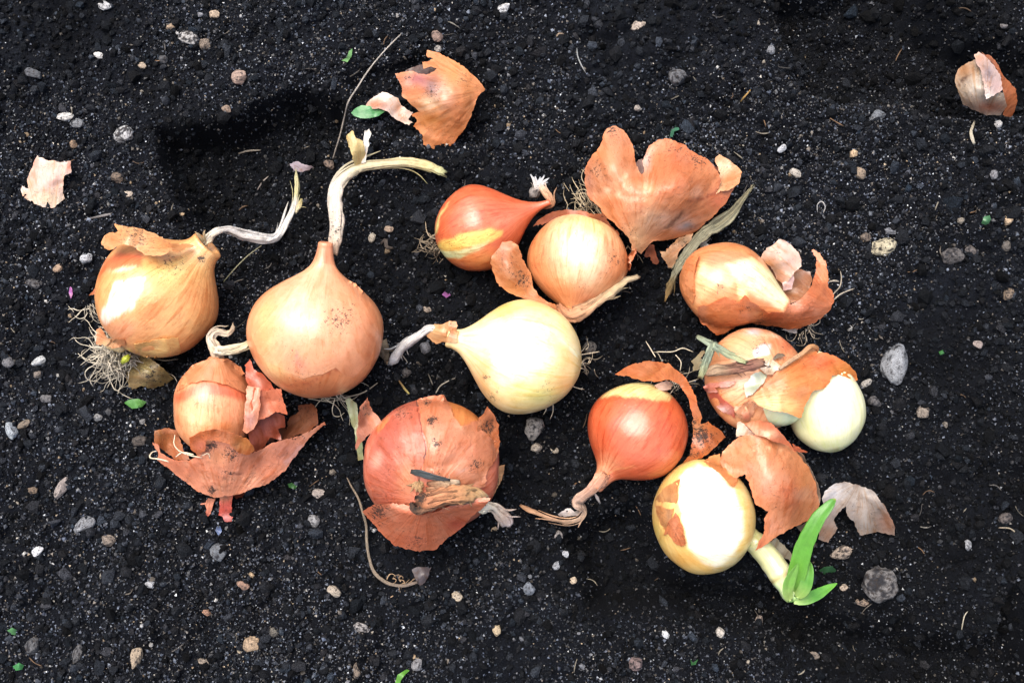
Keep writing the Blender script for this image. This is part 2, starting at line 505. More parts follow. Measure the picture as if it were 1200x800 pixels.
scatter('coarse_grit', 29500, OCT_V, OCT_F, lambda n: np.clip(np.exp(RNG.normal(0.48, 0.26, n)), 1.1, 3.2), dim_col, M_GRIT, 0.8,
        'coarser grey grains mixed into the soil', clump=0.9, dark_cut=0.5, jit=0.42)
scatter('pale_grit', 33000, TET_V, TET_F, lambda n: np.clip(np.exp(RNG.normal(-0.10, 0.34, n)), 0.5, 1.6), grit_col, M_GRIT, 1.7,
        'pale sand grains sprinkled through the soil', clump=1.4, dark_cut=0.55, jit=0.4)
scatter('fine_gravel', 1400, ICO_V, ICO_F, lambda n: np.clip(np.exp(RNG.normal(0.75, 0.32, n)), 1.4, 4.4), gravel_col, M_STONE, 0.5,
        'small pale gravel bits scattered over the soil', clump=0.9, dark_cut=0.7, jit=0.35)

# ------------------------------------------------------------------ painting of colour onto vertices
def paint(px, py, base, ops, front=None, s=None, seed=0):
    n = len(px)
    c = np.tile(lin(base), (n, 1)); d = np.zeros(n)
    wx = px + 2.2 * fbm(px / 7, py / 7, seed, 31); wy = py + 2.2 * fbm(px / 7, py / 7, seed + 5, 32)
    fr = np.ones(n) if front is None else front
    for op in ops:
        k = op[0]
        if k == 'p':
            _, pts, colr, soft, stren = op
            m = sstep(-soft, soft, polyd(wx, wy, pts)) * stren * fr
        elif k == 'b':
            _, x, y, rx, ry, colr, stren = op
            m = np.exp(-(((wx - x) / rx) ** 2 + ((wy - y) / ry) ** 2)) * stren * fr
        elif k == 'd':
            _, x, y, r, amt = op
            d = np.maximum(d, np.exp(-((wx - x) ** 2 + (wy - y) ** 2) / r ** 2) * amt * fr); continue
        elif k == 's':
            _, s0, s1, colr, stren = op
            m = sstep(s0, s1, s + 0.03 * fbm(px / 9, py / 9, 2, 33)) * stren
        elif k == 'n':
            _, sc_, lo, hi, colr, stren = op
            m = sstep(lo, hi, fbm(px / sc_, py / sc_, seed + 2.5, 34)) * stren
        elif k == 'l':      # thin line
            _, pts, w_, colr, stren = op
            m = np.zeros(n)
            for (x0, y0), (x1, y1) in zip(pts[:-1], pts[1:]):
                ex, ey = x1 - x0, y1 - y0
                t = np.clip(((wx - x0) * ex + (wy - y0) * ey) / (ex * ex + ey * ey + 1e-9), 0, 1)
                m = np.maximum(m, np.exp(-((wx - x0 - t * ex) ** 2 + (wy - y0 - t * ey) ** 2) / w_ ** 2))
            m = m * stren * fr
        c = c * (1 - m[:, None]) + lin(colr) * m[:, None]
    return c, d

# ------------------------------------------------------------------ bulb: body of revolution with an uneven surface
PROF = [(-.80, 0), (-.835, .08), (-.83, .2), (-.72, .52), (-.5, .80), (-.22, .965), (.05, 1.0), (.3, .94), (.52, .79), (.7, .59), (.85, .39), (.98, .25), (1.12, .17), (1.28, .13), (1.4, .12), (1.405, 0)]

class Bulb:
    def __init__(self, th, c, R, d, elev, base, ops=(), prof=PROF, rl=1.0, nl=1.0, mt=None, name='bulb', sink=5, nT=132, nS=96, seed=1, lump=0.026, rib=0.005, zc=None, label=None, squash=1.0):
        ground_z = Tpx(*c)
        z = ground_z + R * 0.95 - sink if zc is None else zc
        cw = P(c[0], c[1], z)
        k = proj(cw)[2] / D
        self.R = R = R * k
        self.z = z
        d = np.array(d, float); d /= np.linalg.norm(d)
        e = math.radians(elev)
        ax = math.cos(e) * (d[0] * RIGHT - d[1] * UPI) + math.sin(e) * TOC
        u = np.cross(ax, TOC); u /= np.linalg.norm(u)
        v = np.cross(u, ax)
        pr = cr(prof, nS)
        pr[:, 1] = np.maximum(pr[:, 1], 0.0)
        a = np.where(pr[:, 0] < 0, pr[:, 0] * rl, pr[:, 0] * nl)
        th_ = np.linspace(0, 2 * math.pi, nT, endpoint=False)
        A, TH = np.meshgrid(a, th_, indexing='ij')
        RR = np.repeat(pr[:, 1][:, None], nT, 1)
        lumpn = fbm(np.cos(TH) * 1.3 + seed * 7.1, np.sin(TH) * 1.3, A * 1.2, seed, 2)
        ribn = vn(np.cos(TH) * 9 + seed, np.sin(TH) * 9, A * 0.7, seed + 3)
        RR = RR * (1 + lump * 2 * lumpn + rib * ribn)
        w = cw + R * (A[..., None] * ax + RR[..., None] * (np.cos(TH)[..., None] * u + squash * np.sin(TH)[..., None] * v))
        self.v = w.reshape(-1, 3)
        i = np.arange(nS * nT).reshape(nS, nT)
        j = np.roll(i, -1, axis=1)
        self.f = np.stack([i[:-1], i[1:], j[1:], j[:-1]], -1).reshape(-1, 4)
        px, py, _ = proj(self.v)
        cc = cw + 0 * self.v
        nrm = self.v - cw
        nrm /= np.linalg.norm(nrm, axis=1)[:, None] + 1e-9
        front = (nrm @ TOC > -0.12).astype(float)
        s = (A.ravel() - a.min()) / (a.max() - a.min())
        col, dirt = paint(px, py, base, ops, front, s, seed)
        mer = np.stack([np.cos(TH).ravel() + seed * 3.0, np.sin(TH).ravel(), A.ravel() * 0.16], -1)
        self.o = mesh_obj(name, self.v, self.f, mt or M_SKIN, th.o, th.base, col, mer, dirt)
        if label: self.o['label'] = label
        self.bvh = BVHTree.FromPolygons([Vector(p) for p in self.v], self.f.tolist())

# ------------------------------------------------------------------ sheet: thin curved skin with a torn outline
def fract(pts, step, jag, rng):
    out = []
    n = len(pts)
    for i in range(n):
        a = np.array(pts[i][:2], float); b = np.array(pts[(i + 1) % n][:2], float)
        m = max(1, int(round(np.linalg.norm(b - a) / step)))
        nrm = np.array([-(b - a)[1], (b - a)[0]]) / (np.linalg.norm(b - a) + 1e-9)
        for t in range(m):
            q = a + (b - a) * t / m
            out.append(q + nrm * rng.normal(0, jag) * (0.4 if t == 0 else 1.0))
    return np.array(out)

def smooth_outline(pts, it=1):
    p = np.array([q[:2] for q in pts], float)
    for _ in range(it):
        q = np.roll(p, -1, 0)
        p = np.stack([p * 0.75 + q * 0.25, p * 0.25 + q * 0.75], 1).reshape(-1, 2)
    return p

def sheet(th, name, outline, base, ops=(), ctrl=None, drape=None, off=1.2, curl=0.0, cw=6.0, mt=None, sp=3.2, jag=0.38, crumple=1.2, cs=13.0,
          org=None, vk=1.0, seed=1, solid=0.25, label=None, sm=0, ridge=0.8, folds=8, fold=2.6, front_only=False):
    rng = np.random.default_rng(seed * 101 + 7)
    ol = smooth_outline(outline, sm) if sm else np.array([q[:2] for q in outline], float)
    ol = fract(ol, 2.4, jag, rng)
    pj = min(1.0, jag / 0.38)
    ol = ol + pj * 1.8 * np.stack([fbm(ol[:, 0] / 9, ol[:, 1] / 9, seed * 3.1, 51), fbm(ol[:, 0] / 9, ol[:, 1] / 9, seed * 5.3, 52)], -1)
    x0, y0 = ol.min(0); x1, y1 = ol.max(0)
    xs = np.arange(x0, x1, sp); ys = np.arange(y0, y1, sp * 0.866)
    X, Y = np.meshgrid(xs, ys); X = X + (np.arange(len(ys)) % 2)[:, None] * sp * 0.5
    X = X.ravel() + rng.uniform(-.5, .5, X.size); Y = Y.ravel() + rng.uniform(-.5, .5, Y.size)
    dd = polyd(X, Y, ol)
    X, Y = X[dd > sp * 0.45], Y[dd > sp * 0.45]
    pts = np.vstack([ol, np.stack([X, Y], -1)])
    res = delaunay_2d_cdt([Vector(p) for p in pts], [], [list(range(len(ol)))], 1, 1e-4)
    v2 = np.array([tuple(p) for p in res[0]]); tri = np.array([list(f) for f in res[2] if len(f) == 3])
    px, py = v2[:, 0], v2[:, 1]
    ed = np.abs(polyd(px, py, ol))
    z = tps(ctrl, px, py) if ctrl is not None else np.full(len(px), -1e3)
    if drape is not None:
        bl = drape if isinstance(drape, (list, tuple)) else [drape]
        zd = np.full(len(px), np.nan)
        far = P(px, py, 0.0)
        for b in bl:
            for i in range(len(px)):
                d = Vector(far[i] - CAM).normalized()
                h = b.bvh.ray_cast(Vector(CAM), d)
                if h[0] is not None:
                    zz = h[0].z + off
                    zd[i] = zz if np.isnan(zd[i]) else max(zd[i], zz)
        bad = np.isnan(zd)
        if ctrl is None:
            if bad.any() and (~bad).any():
                gi = np.where(~bad)[0]
                for i in np.where(bad)[0]:
                    dq = (px[gi] - px[i]) ** 2 + (py[gi] - py[i]) ** 2
                    j = gi[dq.argmin()]
                    zd[i] = zd[j] - 0.5 * math.sqrt(dq.min())
            z = zd
        else:
            z = np.where(bad, z, np.maximum(z, np.nan_to_num(zd, nan=-1e3)))
    z = z + 0.18 * crumple * fbm(px / 4.5, py / 4.5, seed * 0.7, 46) + crumple * (fbm(px / cs, py / cs, seed * 1.7, 41) + 0.8 * (0.5 - np.abs(fbm(px / cs * 0.8, py / cs * 0.8, seed * 2.9, 43))))
    ext = max(px.max() - px.min(), py.max() - py.min())
    for _ in range(folds if ext > 25 else folds // 2):
        fa = rng.uniform(0, math.pi); fx0 = rng.uniform(px.min(), px.max()); fy0 = rng.uniform(py.min(), py.max())
        fd = (px - fx0) * math.cos(fa) + (py - fy0) * math.sin(fa) + 3.0 * fbm(px / 20, py / 20, seed, 47)
        ft = np.exp(-((-(px - fx0) * math.sin(fa) + (py - fy0) * math.cos(fa)) / (0.3 * ext)) ** 2)
        z = z + fold * rng.choice([-1.0, 1.0]) * np.exp(-np.abs(fd) / 5.0) * ft
    if org is None: org = (px.mean(), py.mean() + 400)
    ang = np.arctan2(py - org[1], px - org[0]); dist = np.hypot(px - org[0], py - org[1])
    mer = np.stack([np.cos(ang * vk) + seed, np.sin(ang * vk), dist / 420.0], -1)
    z = z + ridge * (0.45 if drape is not None else 1.0) * vn(ang * vk * 14, dist / 60, seed, 44)
    z = z + curl * np.exp(-ed / cw) * (0.6 + 0.6 * fbm(px / 17, py / 17, seed, 45))
    w = P(px, py, z)
    col, dirt = paint(px, py, base, ops, None, None, seed)
    if mt is None:
        col = col * np.array([1.10, 1.07, 1.02])
        big = min(1.0, ext / 60.0)
        m1 = (sstep(0.05, 0.55, fbm(px / 20, py / 20, seed * 1.9, 62)) * 0.40 * big)[:, None]
        m2 = (sstep(0.08, 0.55, fbm(px / 14, py / 14, seed * 4.3, 63)) * 0.35 * big)[:, None]
        pale = lin((244, 204, 172)) * np.clip(col.mean(1, keepdims=True) / 0.34, 0.2, 1.2)
        col = col * (1 - m1) + (0.5 * col + 0.5 * pale) * m1
        col = col * (1 - m2) + col * np.array([0.88, 0.72, 0.60]) * m2
    edge = np.exp(-ed / 1.6)[:, None]
    col = col * (1 + 0.30 * edge * fbm(px / 6, py / 6, seed, 61)[:, None] + 0.08 * edge)
    # make faces look up
    a, b, c = w[tri[:, 0]], w[tri[:, 1]], w[tri[:, 2]]
    nz = np.cross(b - a, c - a)[:, 2]
    tri[nz < 0] = tri[nz < 0][:, ::-1]
    o = mesh_obj(name, w, tri, mt or M_PAPER, th.o, th.base, col, mer, dirt, solid=solid)
    if label: o['label'] = label
    return o

# ------------------------------------------------------------------ tube: dried leaves, necks, straw, roots
def tube_geo(path, n=None, sides=26, flat=1.0, crumple=0.12, seed=1, roll=0.0, ridges=0.10, taper_ends=True, ragged=0.6, fold=0.0, wob=0.16):
    """path rows: px, py, z, width(px)"""
    p = np.asarray(path, float)
    L_ = np.sum(np.hypot(np.diff(p[:, 0]), np.diff(p[:, 1])))
    n = n or max(6, int(L_ / 2.2))
    q = cr(p, n)
    w = P(q[:, 0], q[:, 1], q[:, 2])
    r = np.maximum(q[:, 3], 0.15) * 0.5 * proj(w)[2] / D * (1 + wob * fbm(np.arange(n) / 4.0, seed * 1.3, 0, 91, 3))
    t = np.gradient(w, axis=0); t /= np.linalg.norm(t, axis=1)[:, None] + 1e-9
    side = np.cross(t, np.array([0, 0, 1.0])); bad = np.linalg.norm(side, axis=1) < 0.15
    side[bad] = np.array([1.0, 0, 0]); side /= np.linalg.norm(side, axis=1)[:, None]
    up = np.cross(side, t)
    a = np.linspace(0, 2 * math.pi, sides, endpoint=False)
    rl_ = roll * np.linspace(0, 1, n)
    ca, sa = np.cos(a)[None], np.sin(a)[None] * flat + fold * (np.abs(np.cos(a)[None]) - 0.5)
    cr_, sr_ = np.cos(rl_)[:, None], np.sin(rl_)[:, None]
    X = ca * cr_ - sa * sr_; Y = ca * sr_ + sa * cr_
    i = np.arange(n)[:, None]
    m = 1 + crumple * fbm(np.cos(a)[None] * 1.5 + 0 * i, np.sin(a)[None] * 1.5 + seed, i / 5.0, seed, 2) + ridges * (vn(np.cos(a)[None] * 4.5 + 0 * i, np.sin(a)[None] * 4.5 + seed, i / 16.0, seed + 4) + 0.4 * vn(np.cos(a)[None] * 2 + seed, np.sin(a)[None] * 2, i / 3.0, seed + 9))
    if taper_ends:
        m = m * np.clip(np.minimum(i, n - 1 - i) / 1.2, 0.8, 1)
    V = w[:, None, :] + (X * m * r[:, None])[..., None] * side[:, None] + (Y * m * r[:, None])[..., None] * up[:, None]
    if ragged:
        for e_, sg in ((0, -1.0), (n - 1, 1.0)):
            V[e_] += sg * t[e_] * (r[e_] + 1) * ragged * np.abs(vn(np.cos(a) * 3 + seed, np.sin(a) * 3, e_, seed + 6))[:, None] * 1.6
    V = V.reshape(-1, 3)
    k = np.arange(n * sides).reshape(n, sides); j = np.roll(k, -1, 1)
    F = np.stack([k[:-1], k[1:], j[1:], j[:-1]], -1).reshape(-1, 4)
    V = np.vstack([V, w[0], w[-1]])
    c0 = np.stack([np.full(sides, n * sides), k[0], j[0]], -1); c1 = np.stack([np.full(sides, n * sides + 1), j[-1], k[-1]], -1)
    s = np.concatenate([np.repeat(np.linspace(0, 1, n), sides), [0, 1]])
    A = np.concatenate([np.tile(a, n), [0, 0]])
    mer = np.stack([np.cos(A) * 0.55 + seed, np.sin(A) * 0.55, s * L_ / 420.0], -1)
    return V, F, np.vstack([c0, c1]), s, mer

def tube(th, name, path, cols, ops=(), mt=None, label=None, fibres=None, **kw):
    """cols: list of (s, colour); fibres adds loose fibres that run along a dried leaf"""
    V, F, C, s, mer = tube_geo(path, **kw)
    ss = [c[0] for c in cols]; cc = np.array([lin(c[1]) for c in cols])
    def colour(q):
        return np.stack([np.interp(q, ss, cc[:, i]) for i in range(3)], -1)
    col = colour(s)
    FF, CC = [F], [C]
    w0 = max(p[3] for p in path)
    if fibres is None:
        fibres = 7 if (mt is None and w0 >= 7) else 0
    sd_ = kw.get('seed', 1)
    rg = np.random.default_rng(sd_ * 13 + 5)
    pp = np.asarray(path, float)
    for k in range(fibres):
        q = cr(pp, 14)
        a0 = rg.uniform(0, .45); a1 = rg.uniform(.6, 1.0)
        q = cr(q[int(a0 * 13):max(int(a0 * 13) + 4, int(a1 * 13) + 1)], 12)
        t = np.gradient(q[:, :2], axis=0); t /= np.linalg.norm(t, axis=1)[:, None] + 1e-9
        lat = rg.uniform(-.46, .46) + .22 * np.cumsum(rg.normal(0, .3, len(q))) / 2
        lat = lat + np.linspace(0, 1, len(q)) ** 6 * rg.normal(0, .6)
        q[:, 0] += -t[:, 1] * lat * q[:, 3]; q[:, 1] += t[:, 0] * lat * q[:, 3]
        q[:, 2] += q[:, 3] * .5 * kw.get('flat', 1.0) * np.sqrt(np.clip(1 - (2 * lat) ** 2, 0, 1)) * .9 + .2
        q[:, 3] = np.clip(q[:, 3] * rg.uniform(.10, .24), .9, 3.2)
        q[-1, 3] *= .4
        v2, f2, c2, s2, m2 = tube_geo(q, n=26, sides=6, flat=.6, crumple=.3, seed=k + 2, ridges=0)
        o_ = len(V)
        V = np.vstack([V, v2]); FF.append(f2 + o_); CC.append(c2 + o_)
        s = np.concatenate([s, a0 + s2 * (a1 - a0)]); mer = np.vstack([mer, m2 + k])
        col = np.vstack([col, colour(a0 + s2 * (a1 - a0)) * rg.uniform(.62, 1.22)])
    if ops:
        px, py, _ = proj(V)
        _, dirt = paint(px, py, (0, 0, 0), ops)
    else:
        dirt = np.zeros(len(V))
    fc = [np.vstack(FF), np.vstack(CC)]
    if th is None:
        base = V.mean(0); base[2] = V[:, 2].min()
        o = mesh_obj(name, V, fc, mt or M_DRY, None, base, col, mer, dirt)
    else:
        o = mesh_obj(name, V, fc, mt or M_DRY, th.o, th.base, col, mer, dirt)
    if label: o['label'] = label
    return o

def roots(th, name, strands, col, seed=1, label=None):
    """strands: list of paths (px,py,z,width) joined into one tuft"""
    VV, FF, CC, KK, off = [], [], [], [], 0
    rng = np.random.default_rng(seed)
    for q, p in enumerate(strands):
        V, F, C, s, mer = tube_geo(p, sides=5, crumple=0.25, seed=q + 1, ridges=0, wob=.3)
        VV.append(V); FF.append(F + off); CC.append(C + off); off += len(V)
        k = lin(col) * rng.uniform(0.45, 1.15)
        KK.append(np.tile(k, (len(V), 1)))
    V = np.vstack(VV)
    o = mesh_obj(name, V, [np.vstack(FF), np.vstack(CC)], M_ROOT, th.o, th.base, np.vstack(KK), None, np.zeros(len(V)))
    o['kind'] = 'stuff'
    if label: o['label'] = label
    return o

def tuft(x, y, z, ang, spread, n, length, seed, w=1.5, wander=0.5, src=5.0, zend=None):
    """random wandering root paths from a point; ang in picture degrees (0 right, 90 down)"""
    rng = np.random.default_rng(seed)
    out = []
    for _ in range(n):
        a = math.radians(ang + rng.normal(0, spread))
        L_ = length * rng.uniform(0.45, 1.15)
        m = max(5, int(L_ / 6)); st_ = L_ / m
        px, py = x + rng.normal(0, src), y + rng.normal(0, src)
        ze = (Tpx(x, y) if zend is None else zend) + 4
        pts = []
        da = rng.normal(0, 0.12)
        for i in range(m + 1):
            t = i / m
            zz = z * (1 - t) ** 1.3 + ze * (1 - (1 - t) ** 1.3) + rng.normal(0, 2.0)
            pts.append((px, py, zz, w * rng.uniform(0.7, 1.2) * (1 - 0.5 * t)))
            da = da * 0.7 + rng.normal(0, wander * 0.45)
            a += da
            px += math.cos(a) * st_; py += math.sin(a) * st_
        out.append(pts)
    return out

# ================================================================== THE ONIONS
ONIONS = 'onions lying on the soil'
# ---- onion A: golden, long white dried leaf, tangled roots at lower left
zA = ZM(80, 240, 3.333)
t = Thing('onion', 186, 352, 'golden onion at far left with tangled grey roots and a bent white dried leaf', 'onion', ONIONS)
A = Bulb(t, (187, 346), 72, (1, -0.98), 8, (232, 165, 98), [
    ('b', 205, 318, 34, 22, (238, 214, 128), .85), ('b', 232, 352, 18, 30, (222, 150, 84), .7),
    ('b', 215, 380, 34, 20, (234, 178, 104), .6), ('p', zA([(140, 215), (200, 185), (290, 195), (290, 240), (220, 245), (150, 262), (115, 300)]), (220, 108, 58), 3, .9),
    ('p', zA([(150, 262), (215, 238), (280, 240), (215, 258)]), (246, 226, 180), 1.5, .9),
    ('p', zA([(185, 300), (300, 284), (285, 340), (250, 400), (200, 430), (140, 470), (125, 440), (150, 380)]), (252, 243, 226), 2.0, .95),  # pale peeled window, with its overexposed glare painted in
    ('b', 140, 388, 22, 14, (214, 140, 98), .8), ('p', zA([(130, 480), (220, 440), (260, 480), (220, 545), (140, 540)]), (216, 148, 104), 3, .6),
    ('l', zA([(240, 520), (330, 470), (450, 430)]), 1.6, (206, 150, 90), .5), ('l', zA([(260, 545), (360, 500), (470, 455)]), 1.6, (206, 150, 90), .5),
    ('d', 200, 312, 18, .45), ('d', 150, 330, 8, .4), ('d', 236, 303, 5, .95), ('b', 242, 302, 10, 10, (226, 200, 140), .7)],
    prof=[(-.80, 0), (-.835, .08), (-.83, .2), (-.72, .52), (-.5, .80), (-.22, .965), (.05, 1.0), (.3, .94), (.52, .79), (.7, .60), (.84, .43), (.95, .33), (1.06, .28), (1.16, .27), (1.17, .2), (1.08, .12), (1.05, 0)], rl=1.22, seed=2)
sheet(t, 'skin_flap', zA([(180, 75), (250, 85), (340, 115), (400, 150), (470, 155), (500, 160), (430, 182), (400, 178), (385, 190), (340, 200), (300, 197), (280, 180), (245, 160), (215, 152), (190, 160), (160, 178), (140, 168), (128, 145), (140, 122), (165, 108), (192, 100)]),
      (226, 172, 118), [('b', 195, 288, 22, 10, (232, 160, 92), .6), ('d', 160, 278, 22, .5), ('b', 130, 280, 14, 12, (214, 160, 110), .7)],
      ctrl=[(222, 287, 104), (200, 288, 126), (180, 287, 136), (150, 276, 138), (120, 283, 116), (134, 263, 120), (165, 297, 140)], drape=A, off=2, curl=2, org=(262, 292), seed=3, label='pale brown torn skin flap lifting off the top')
sheet(t, 'skin_flap', zA([(255, 545), (330, 530), (430, 515), (440, 583), (380, 594), (310, 596), (270, 585)]), (236, 198, 124), [('b', 200, 404, 14, 8, (240, 206, 130), .5)], drape=A, off=1.6, curl=2.0, cw=4, org=(134, 403), seed=4, jag=.3, sm=0)
sheet(t, 'skin_flap', zA([(108, 545), (110, 490), (125, 480), (150, 520), (215, 525), (225, 550), (170, 560), (140, 545)]), (206, 138, 90), [('b', 128, 402, 9, 6, (226, 190, 140), .8)], drape=A, off=1.6, curl=3, cw=4, org=(134, 403), seed=5)
sheet(t, 'skin_flap', zA([(80, 355), (118, 310), (122, 335), (104, 348)]), (176, 104, 62), ctrl=[(104, 346, 40), (115, 333, 55), (116, 341, 52)], seed=6)
tube(t, 'dried_leaf', [(240, 284, 84, 10), (250, 273, 84, 9), (266, 269, 70, 9), (285, 275, 50, 14), (303, 279, 36, 14), (318, 280, 22, 13), (327, 276, 14, 11), (335, 262, 8, 12), (343, 246, 0, 11), (347, 232, -6, 7), (348, 215, -8, 8), (347, 199, -12, 2)],
     [(0, (226, 212, 178)), (.15, (228, 224, 218)), (.55, (226, 226, 224)), (.78, (214, 210, 200)), (.84, (214, 206, 150)), (1, (206, 200, 150))], flat=.6, crumple=.45, ridges=.25, seed=3, roll=2.0)
tube(t, 'dried_leaf', [(346, 248, 2, 7), (351, 240, -2, 6), (353, 234, -4, 3)], [(0, (212, 202, 168)), (1, (206, 190, 120))], flat=.5, crumple=.3, seed=8)
tube(t, 'neck_shred', [(238, 286, 84, 5), (233, 276, 92, 4), (229, 272, 94, 1)], [(0, (206, 186, 140)), (1, (176, 150, 110))], flat=.4, seed=4)
tube(t, 'neck_shred', [(240, 284, 86, 4), (239, 274, 94, 3), (240, 270, 95, 1)], [(0, (206, 186, 140)), (1, (176, 150, 110))], flat=.4, seed=5)
stA = tuft(140, 410, 44, 80, 40, 70, 48, 25, w=1.4, wander=1.1, src=10) + tuft(134, 404, 46, 95, 30, 90, 46, 21, w=1.3, wander=1.0, src=7) + tuft(128, 400, 40, 225, 22, 14, 34, 22, w=1.2, wander=.7, src=5) + tuft(152, 412, 34, 45, 30, 22, 58, 23, w=1.4, wander=.8, src=6) + tuft(104, 362, 12, 95, 26, 12, 34, 24, w=1.3, wander=.9, src=4)
roots(t, 'root_tuft', stA, (204, 192, 168), 5)
tube(t, 'root_plate', [(122, 400, 44, 8), (132, 404, 46, 15), (142, 405, 46, 14), (150, 406, 42, 7)], [(0, (206, 176, 122)), (1, (196, 168, 118))], crumple=.4, seed=6, mt=M_ROOT)

t2 = Thing('onion_skin', 178, 438, 'dull brown-green skin scrap under the grey root tuft at far left', 'onion skin', 'loose onion skins')
sheet(t2, 'skin_fragment', [(152, 418), (164, 415), (178, 421), (190, 430), (204, 444), (192, 450), (178, 456), (166, 452), (154, 457), (148, 444)], (146, 128, 82), [('n', 8, 0, .5, (104, 80, 50), .7), ('b', 172, 432, 10, 7, (176, 168, 110), .8), ('d', 176, 440, 18, .55)], ctrl=[(150, 420, 12), (165, 418, 20), (178, 436, 32), (204, 444, 6), (178, 456, 6), (152, 455, 6), (164, 440, 28)], org=(215, 450), seed=99, crumple=1.5)
tube(t2, 'sprout', [(144, 424, 44, 6), (148, 420, 50, 9), (151, 417, 50, 5)], [(0, (196, 200, 60)), (1, (206, 214, 40))], mt=M_GREEN, crumple=.1)

# ---- onion B: large, pale orange, long straw-like leaf
zB = ZM(270, 140, 2.352)
t = Thing('onion', 371, 395, 'largest smooth peach-coloured onion with a long forked straw-coloured leaf at its top', 'onion', ONIONS)
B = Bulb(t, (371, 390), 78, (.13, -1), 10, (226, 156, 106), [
    ('b', 352, 352, 40, 44, (238, 188, 146), .8), ('b', 318, 372, 18, 40, (226, 166, 104), .5), ('b', 432, 400, 16, 44, (214, 130, 80), .7),  # first blob paints the upper highlight into the skin colour
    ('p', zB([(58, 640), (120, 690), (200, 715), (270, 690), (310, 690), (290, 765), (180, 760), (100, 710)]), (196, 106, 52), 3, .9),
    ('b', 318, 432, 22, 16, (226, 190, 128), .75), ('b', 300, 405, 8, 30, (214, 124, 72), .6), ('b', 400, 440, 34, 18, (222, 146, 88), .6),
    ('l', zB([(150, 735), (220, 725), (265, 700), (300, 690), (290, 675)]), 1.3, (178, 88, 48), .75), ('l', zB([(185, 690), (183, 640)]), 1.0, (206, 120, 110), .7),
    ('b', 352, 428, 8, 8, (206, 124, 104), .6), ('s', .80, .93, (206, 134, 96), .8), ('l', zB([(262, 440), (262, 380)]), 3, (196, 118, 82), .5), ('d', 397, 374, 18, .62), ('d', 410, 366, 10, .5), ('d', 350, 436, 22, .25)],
    prof=[(-.80, 0), (-.835, .08), (-.83, .2), (-.72, .52), (-.5, .80), (-.22, .965), (.05, 1.0), (.3, .95), (.52, .81), (.7, .60), (.82, .42), (.92, .28), (1.02, .19), (1.14, .14), (1.28, .115), (1.37, .10), (1.375, 0)], rl=1.16, seed=4, mt=M_PEACH)
sheet(t, 'outer_skin', zB([(57, 590), (75, 640), (105, 668), (150, 690), (200, 712), (250, 702), (290, 684), (318, 705), (340, 712), (385, 665), (408, 600), (402, 540), (380, 488), (345, 452), (305, 430), (286, 402), (262, 396), (240, 400), (205, 428), (140, 462), (92, 510), (66, 550)]), (224, 154, 108), [
    ('b', 352, 350, 34, 38, (238, 190, 152), .85), ('b', 312, 378, 14, 36, (232, 180, 112), .7), ('b', 432, 395, 14, 44, (206, 122, 78), .8), ('b', 405, 430, 26, 16, (220, 146, 96), .6), ('b', 318, 430, 16, 10, (226, 186, 128), .7), ('l', zB([(185, 690), (183, 640)]), 1.0, (206, 120, 110), .7), ('b', 352, 426, 8, 8, (206, 124, 104), .6), ('d', 397, 374, 18, .62), ('d', 410, 366, 10, .5), ('d', 350, 430, 22, .3)],  # first blob repeats the painted highlight on this layer
    drape=B, off=.8, mt=M_PEACH, jag=.25, ridge=.3, crumple=.4, fold=.4, solid=.15, org=(384, 285), vk=1.0, seed=96)
tube(t, 'dried_leaf', [(390, 294, 92, 13), (394, 276, 86, 14), (395, 255, 72, 15), (393, 232, 56, 15), (399, 212, 46, 15), (416, 198, 38, 13), (440, 193, 30, 12), (474, 190, 22, 12), (500, 194, 16, 13), (520, 203, 12, 13)],
     [(0, (196, 160, 128)), (.12, (214, 200, 184)), (.4, (220, 212, 200)), (.55, (214, 204, 170)), (.75, (220, 204, 158)), (.9, (212, 198, 138)), (1, (200, 208, 152))], [('d', 392, 270, 20, .35)], flat=.62, crumple=.22, ridges=.3, seed=6, roll=.8)
sheet(t, 'dried_leaf', zB([(345, 130), (330, 80), (320, 45), (335, 28), (345, 50), (365, 60), (372, 95), (368, 125)]), (206, 190, 132), ctrl=[(417, 193, 40), (410, 153, 50), (424, 166, 54)], org=(420, 240), vk=2, seed=13)
sheet(t, 'dried_leaf', zB([(362, 120), (368, 60), (370, 30), (382, 25), (388, 38), (378, 80), (374, 115)]), (206, 214, 218), ctrl=[(424, 187, 40), (430, 152, 44), (428, 170, 46)], org=(420, 240), vk=2, seed=14)
roots(t, 'root_tuft', tuft(392, 462, 24, 30, 60, 16, 34, 31, w=1.4, wander=.7, src=6) + [[(375, 466, 20, 1.5), (400, 466, 14, 1.8), (425, 460, 10, 1.8), (442, 449, 8, 1.2)], [(362, 467, 20, 1.3), (385, 470, 12, 1.5), (410, 466, 8, 1.2)]], (208, 196, 170), 6)

# ---- onion C: small orange bulb sitting in its torn skin cup
zC = ZM(160, 370, 3.2); zC2 = ZM(170, 470, 5.4545)
t = Thing('onion', 258, 505, 'orange onion sitting in a torn cup of its own papery skin at lower left', 'onion', ONIONS)
C = Bulb(t, (251, 478), 47, (.06, -1), 16, (226, 146, 96), [
    ('p', zC([(140, 300), (250, 245), (330, 255), (420, 290), (430, 320), (330, 300), (240, 290), (150, 330)]), (208, 92, 50), 3, .9),
    ('b', 232, 492, 20, 24, (242, 198, 140), .85), ('b', 268, 500, 14, 18, (222, 138, 78), .6), ('b', 250, 436, 30, 10, (228, 156, 104), .7), ('d', 236, 466, 20, .2)],
    prof=[(-1.1, 0), (-1.14, .1), (-1.1, .3), (-.95, .6), (-.6, .88), (-.2, .99), (.15, 1.0), (.5, .92), (.8, .75), (1.02, .53), (1.16, .32), (1.26, .17), (1.32, .12), (1.33, 0)], seed=5, nT=120, nS=90, zc=58)
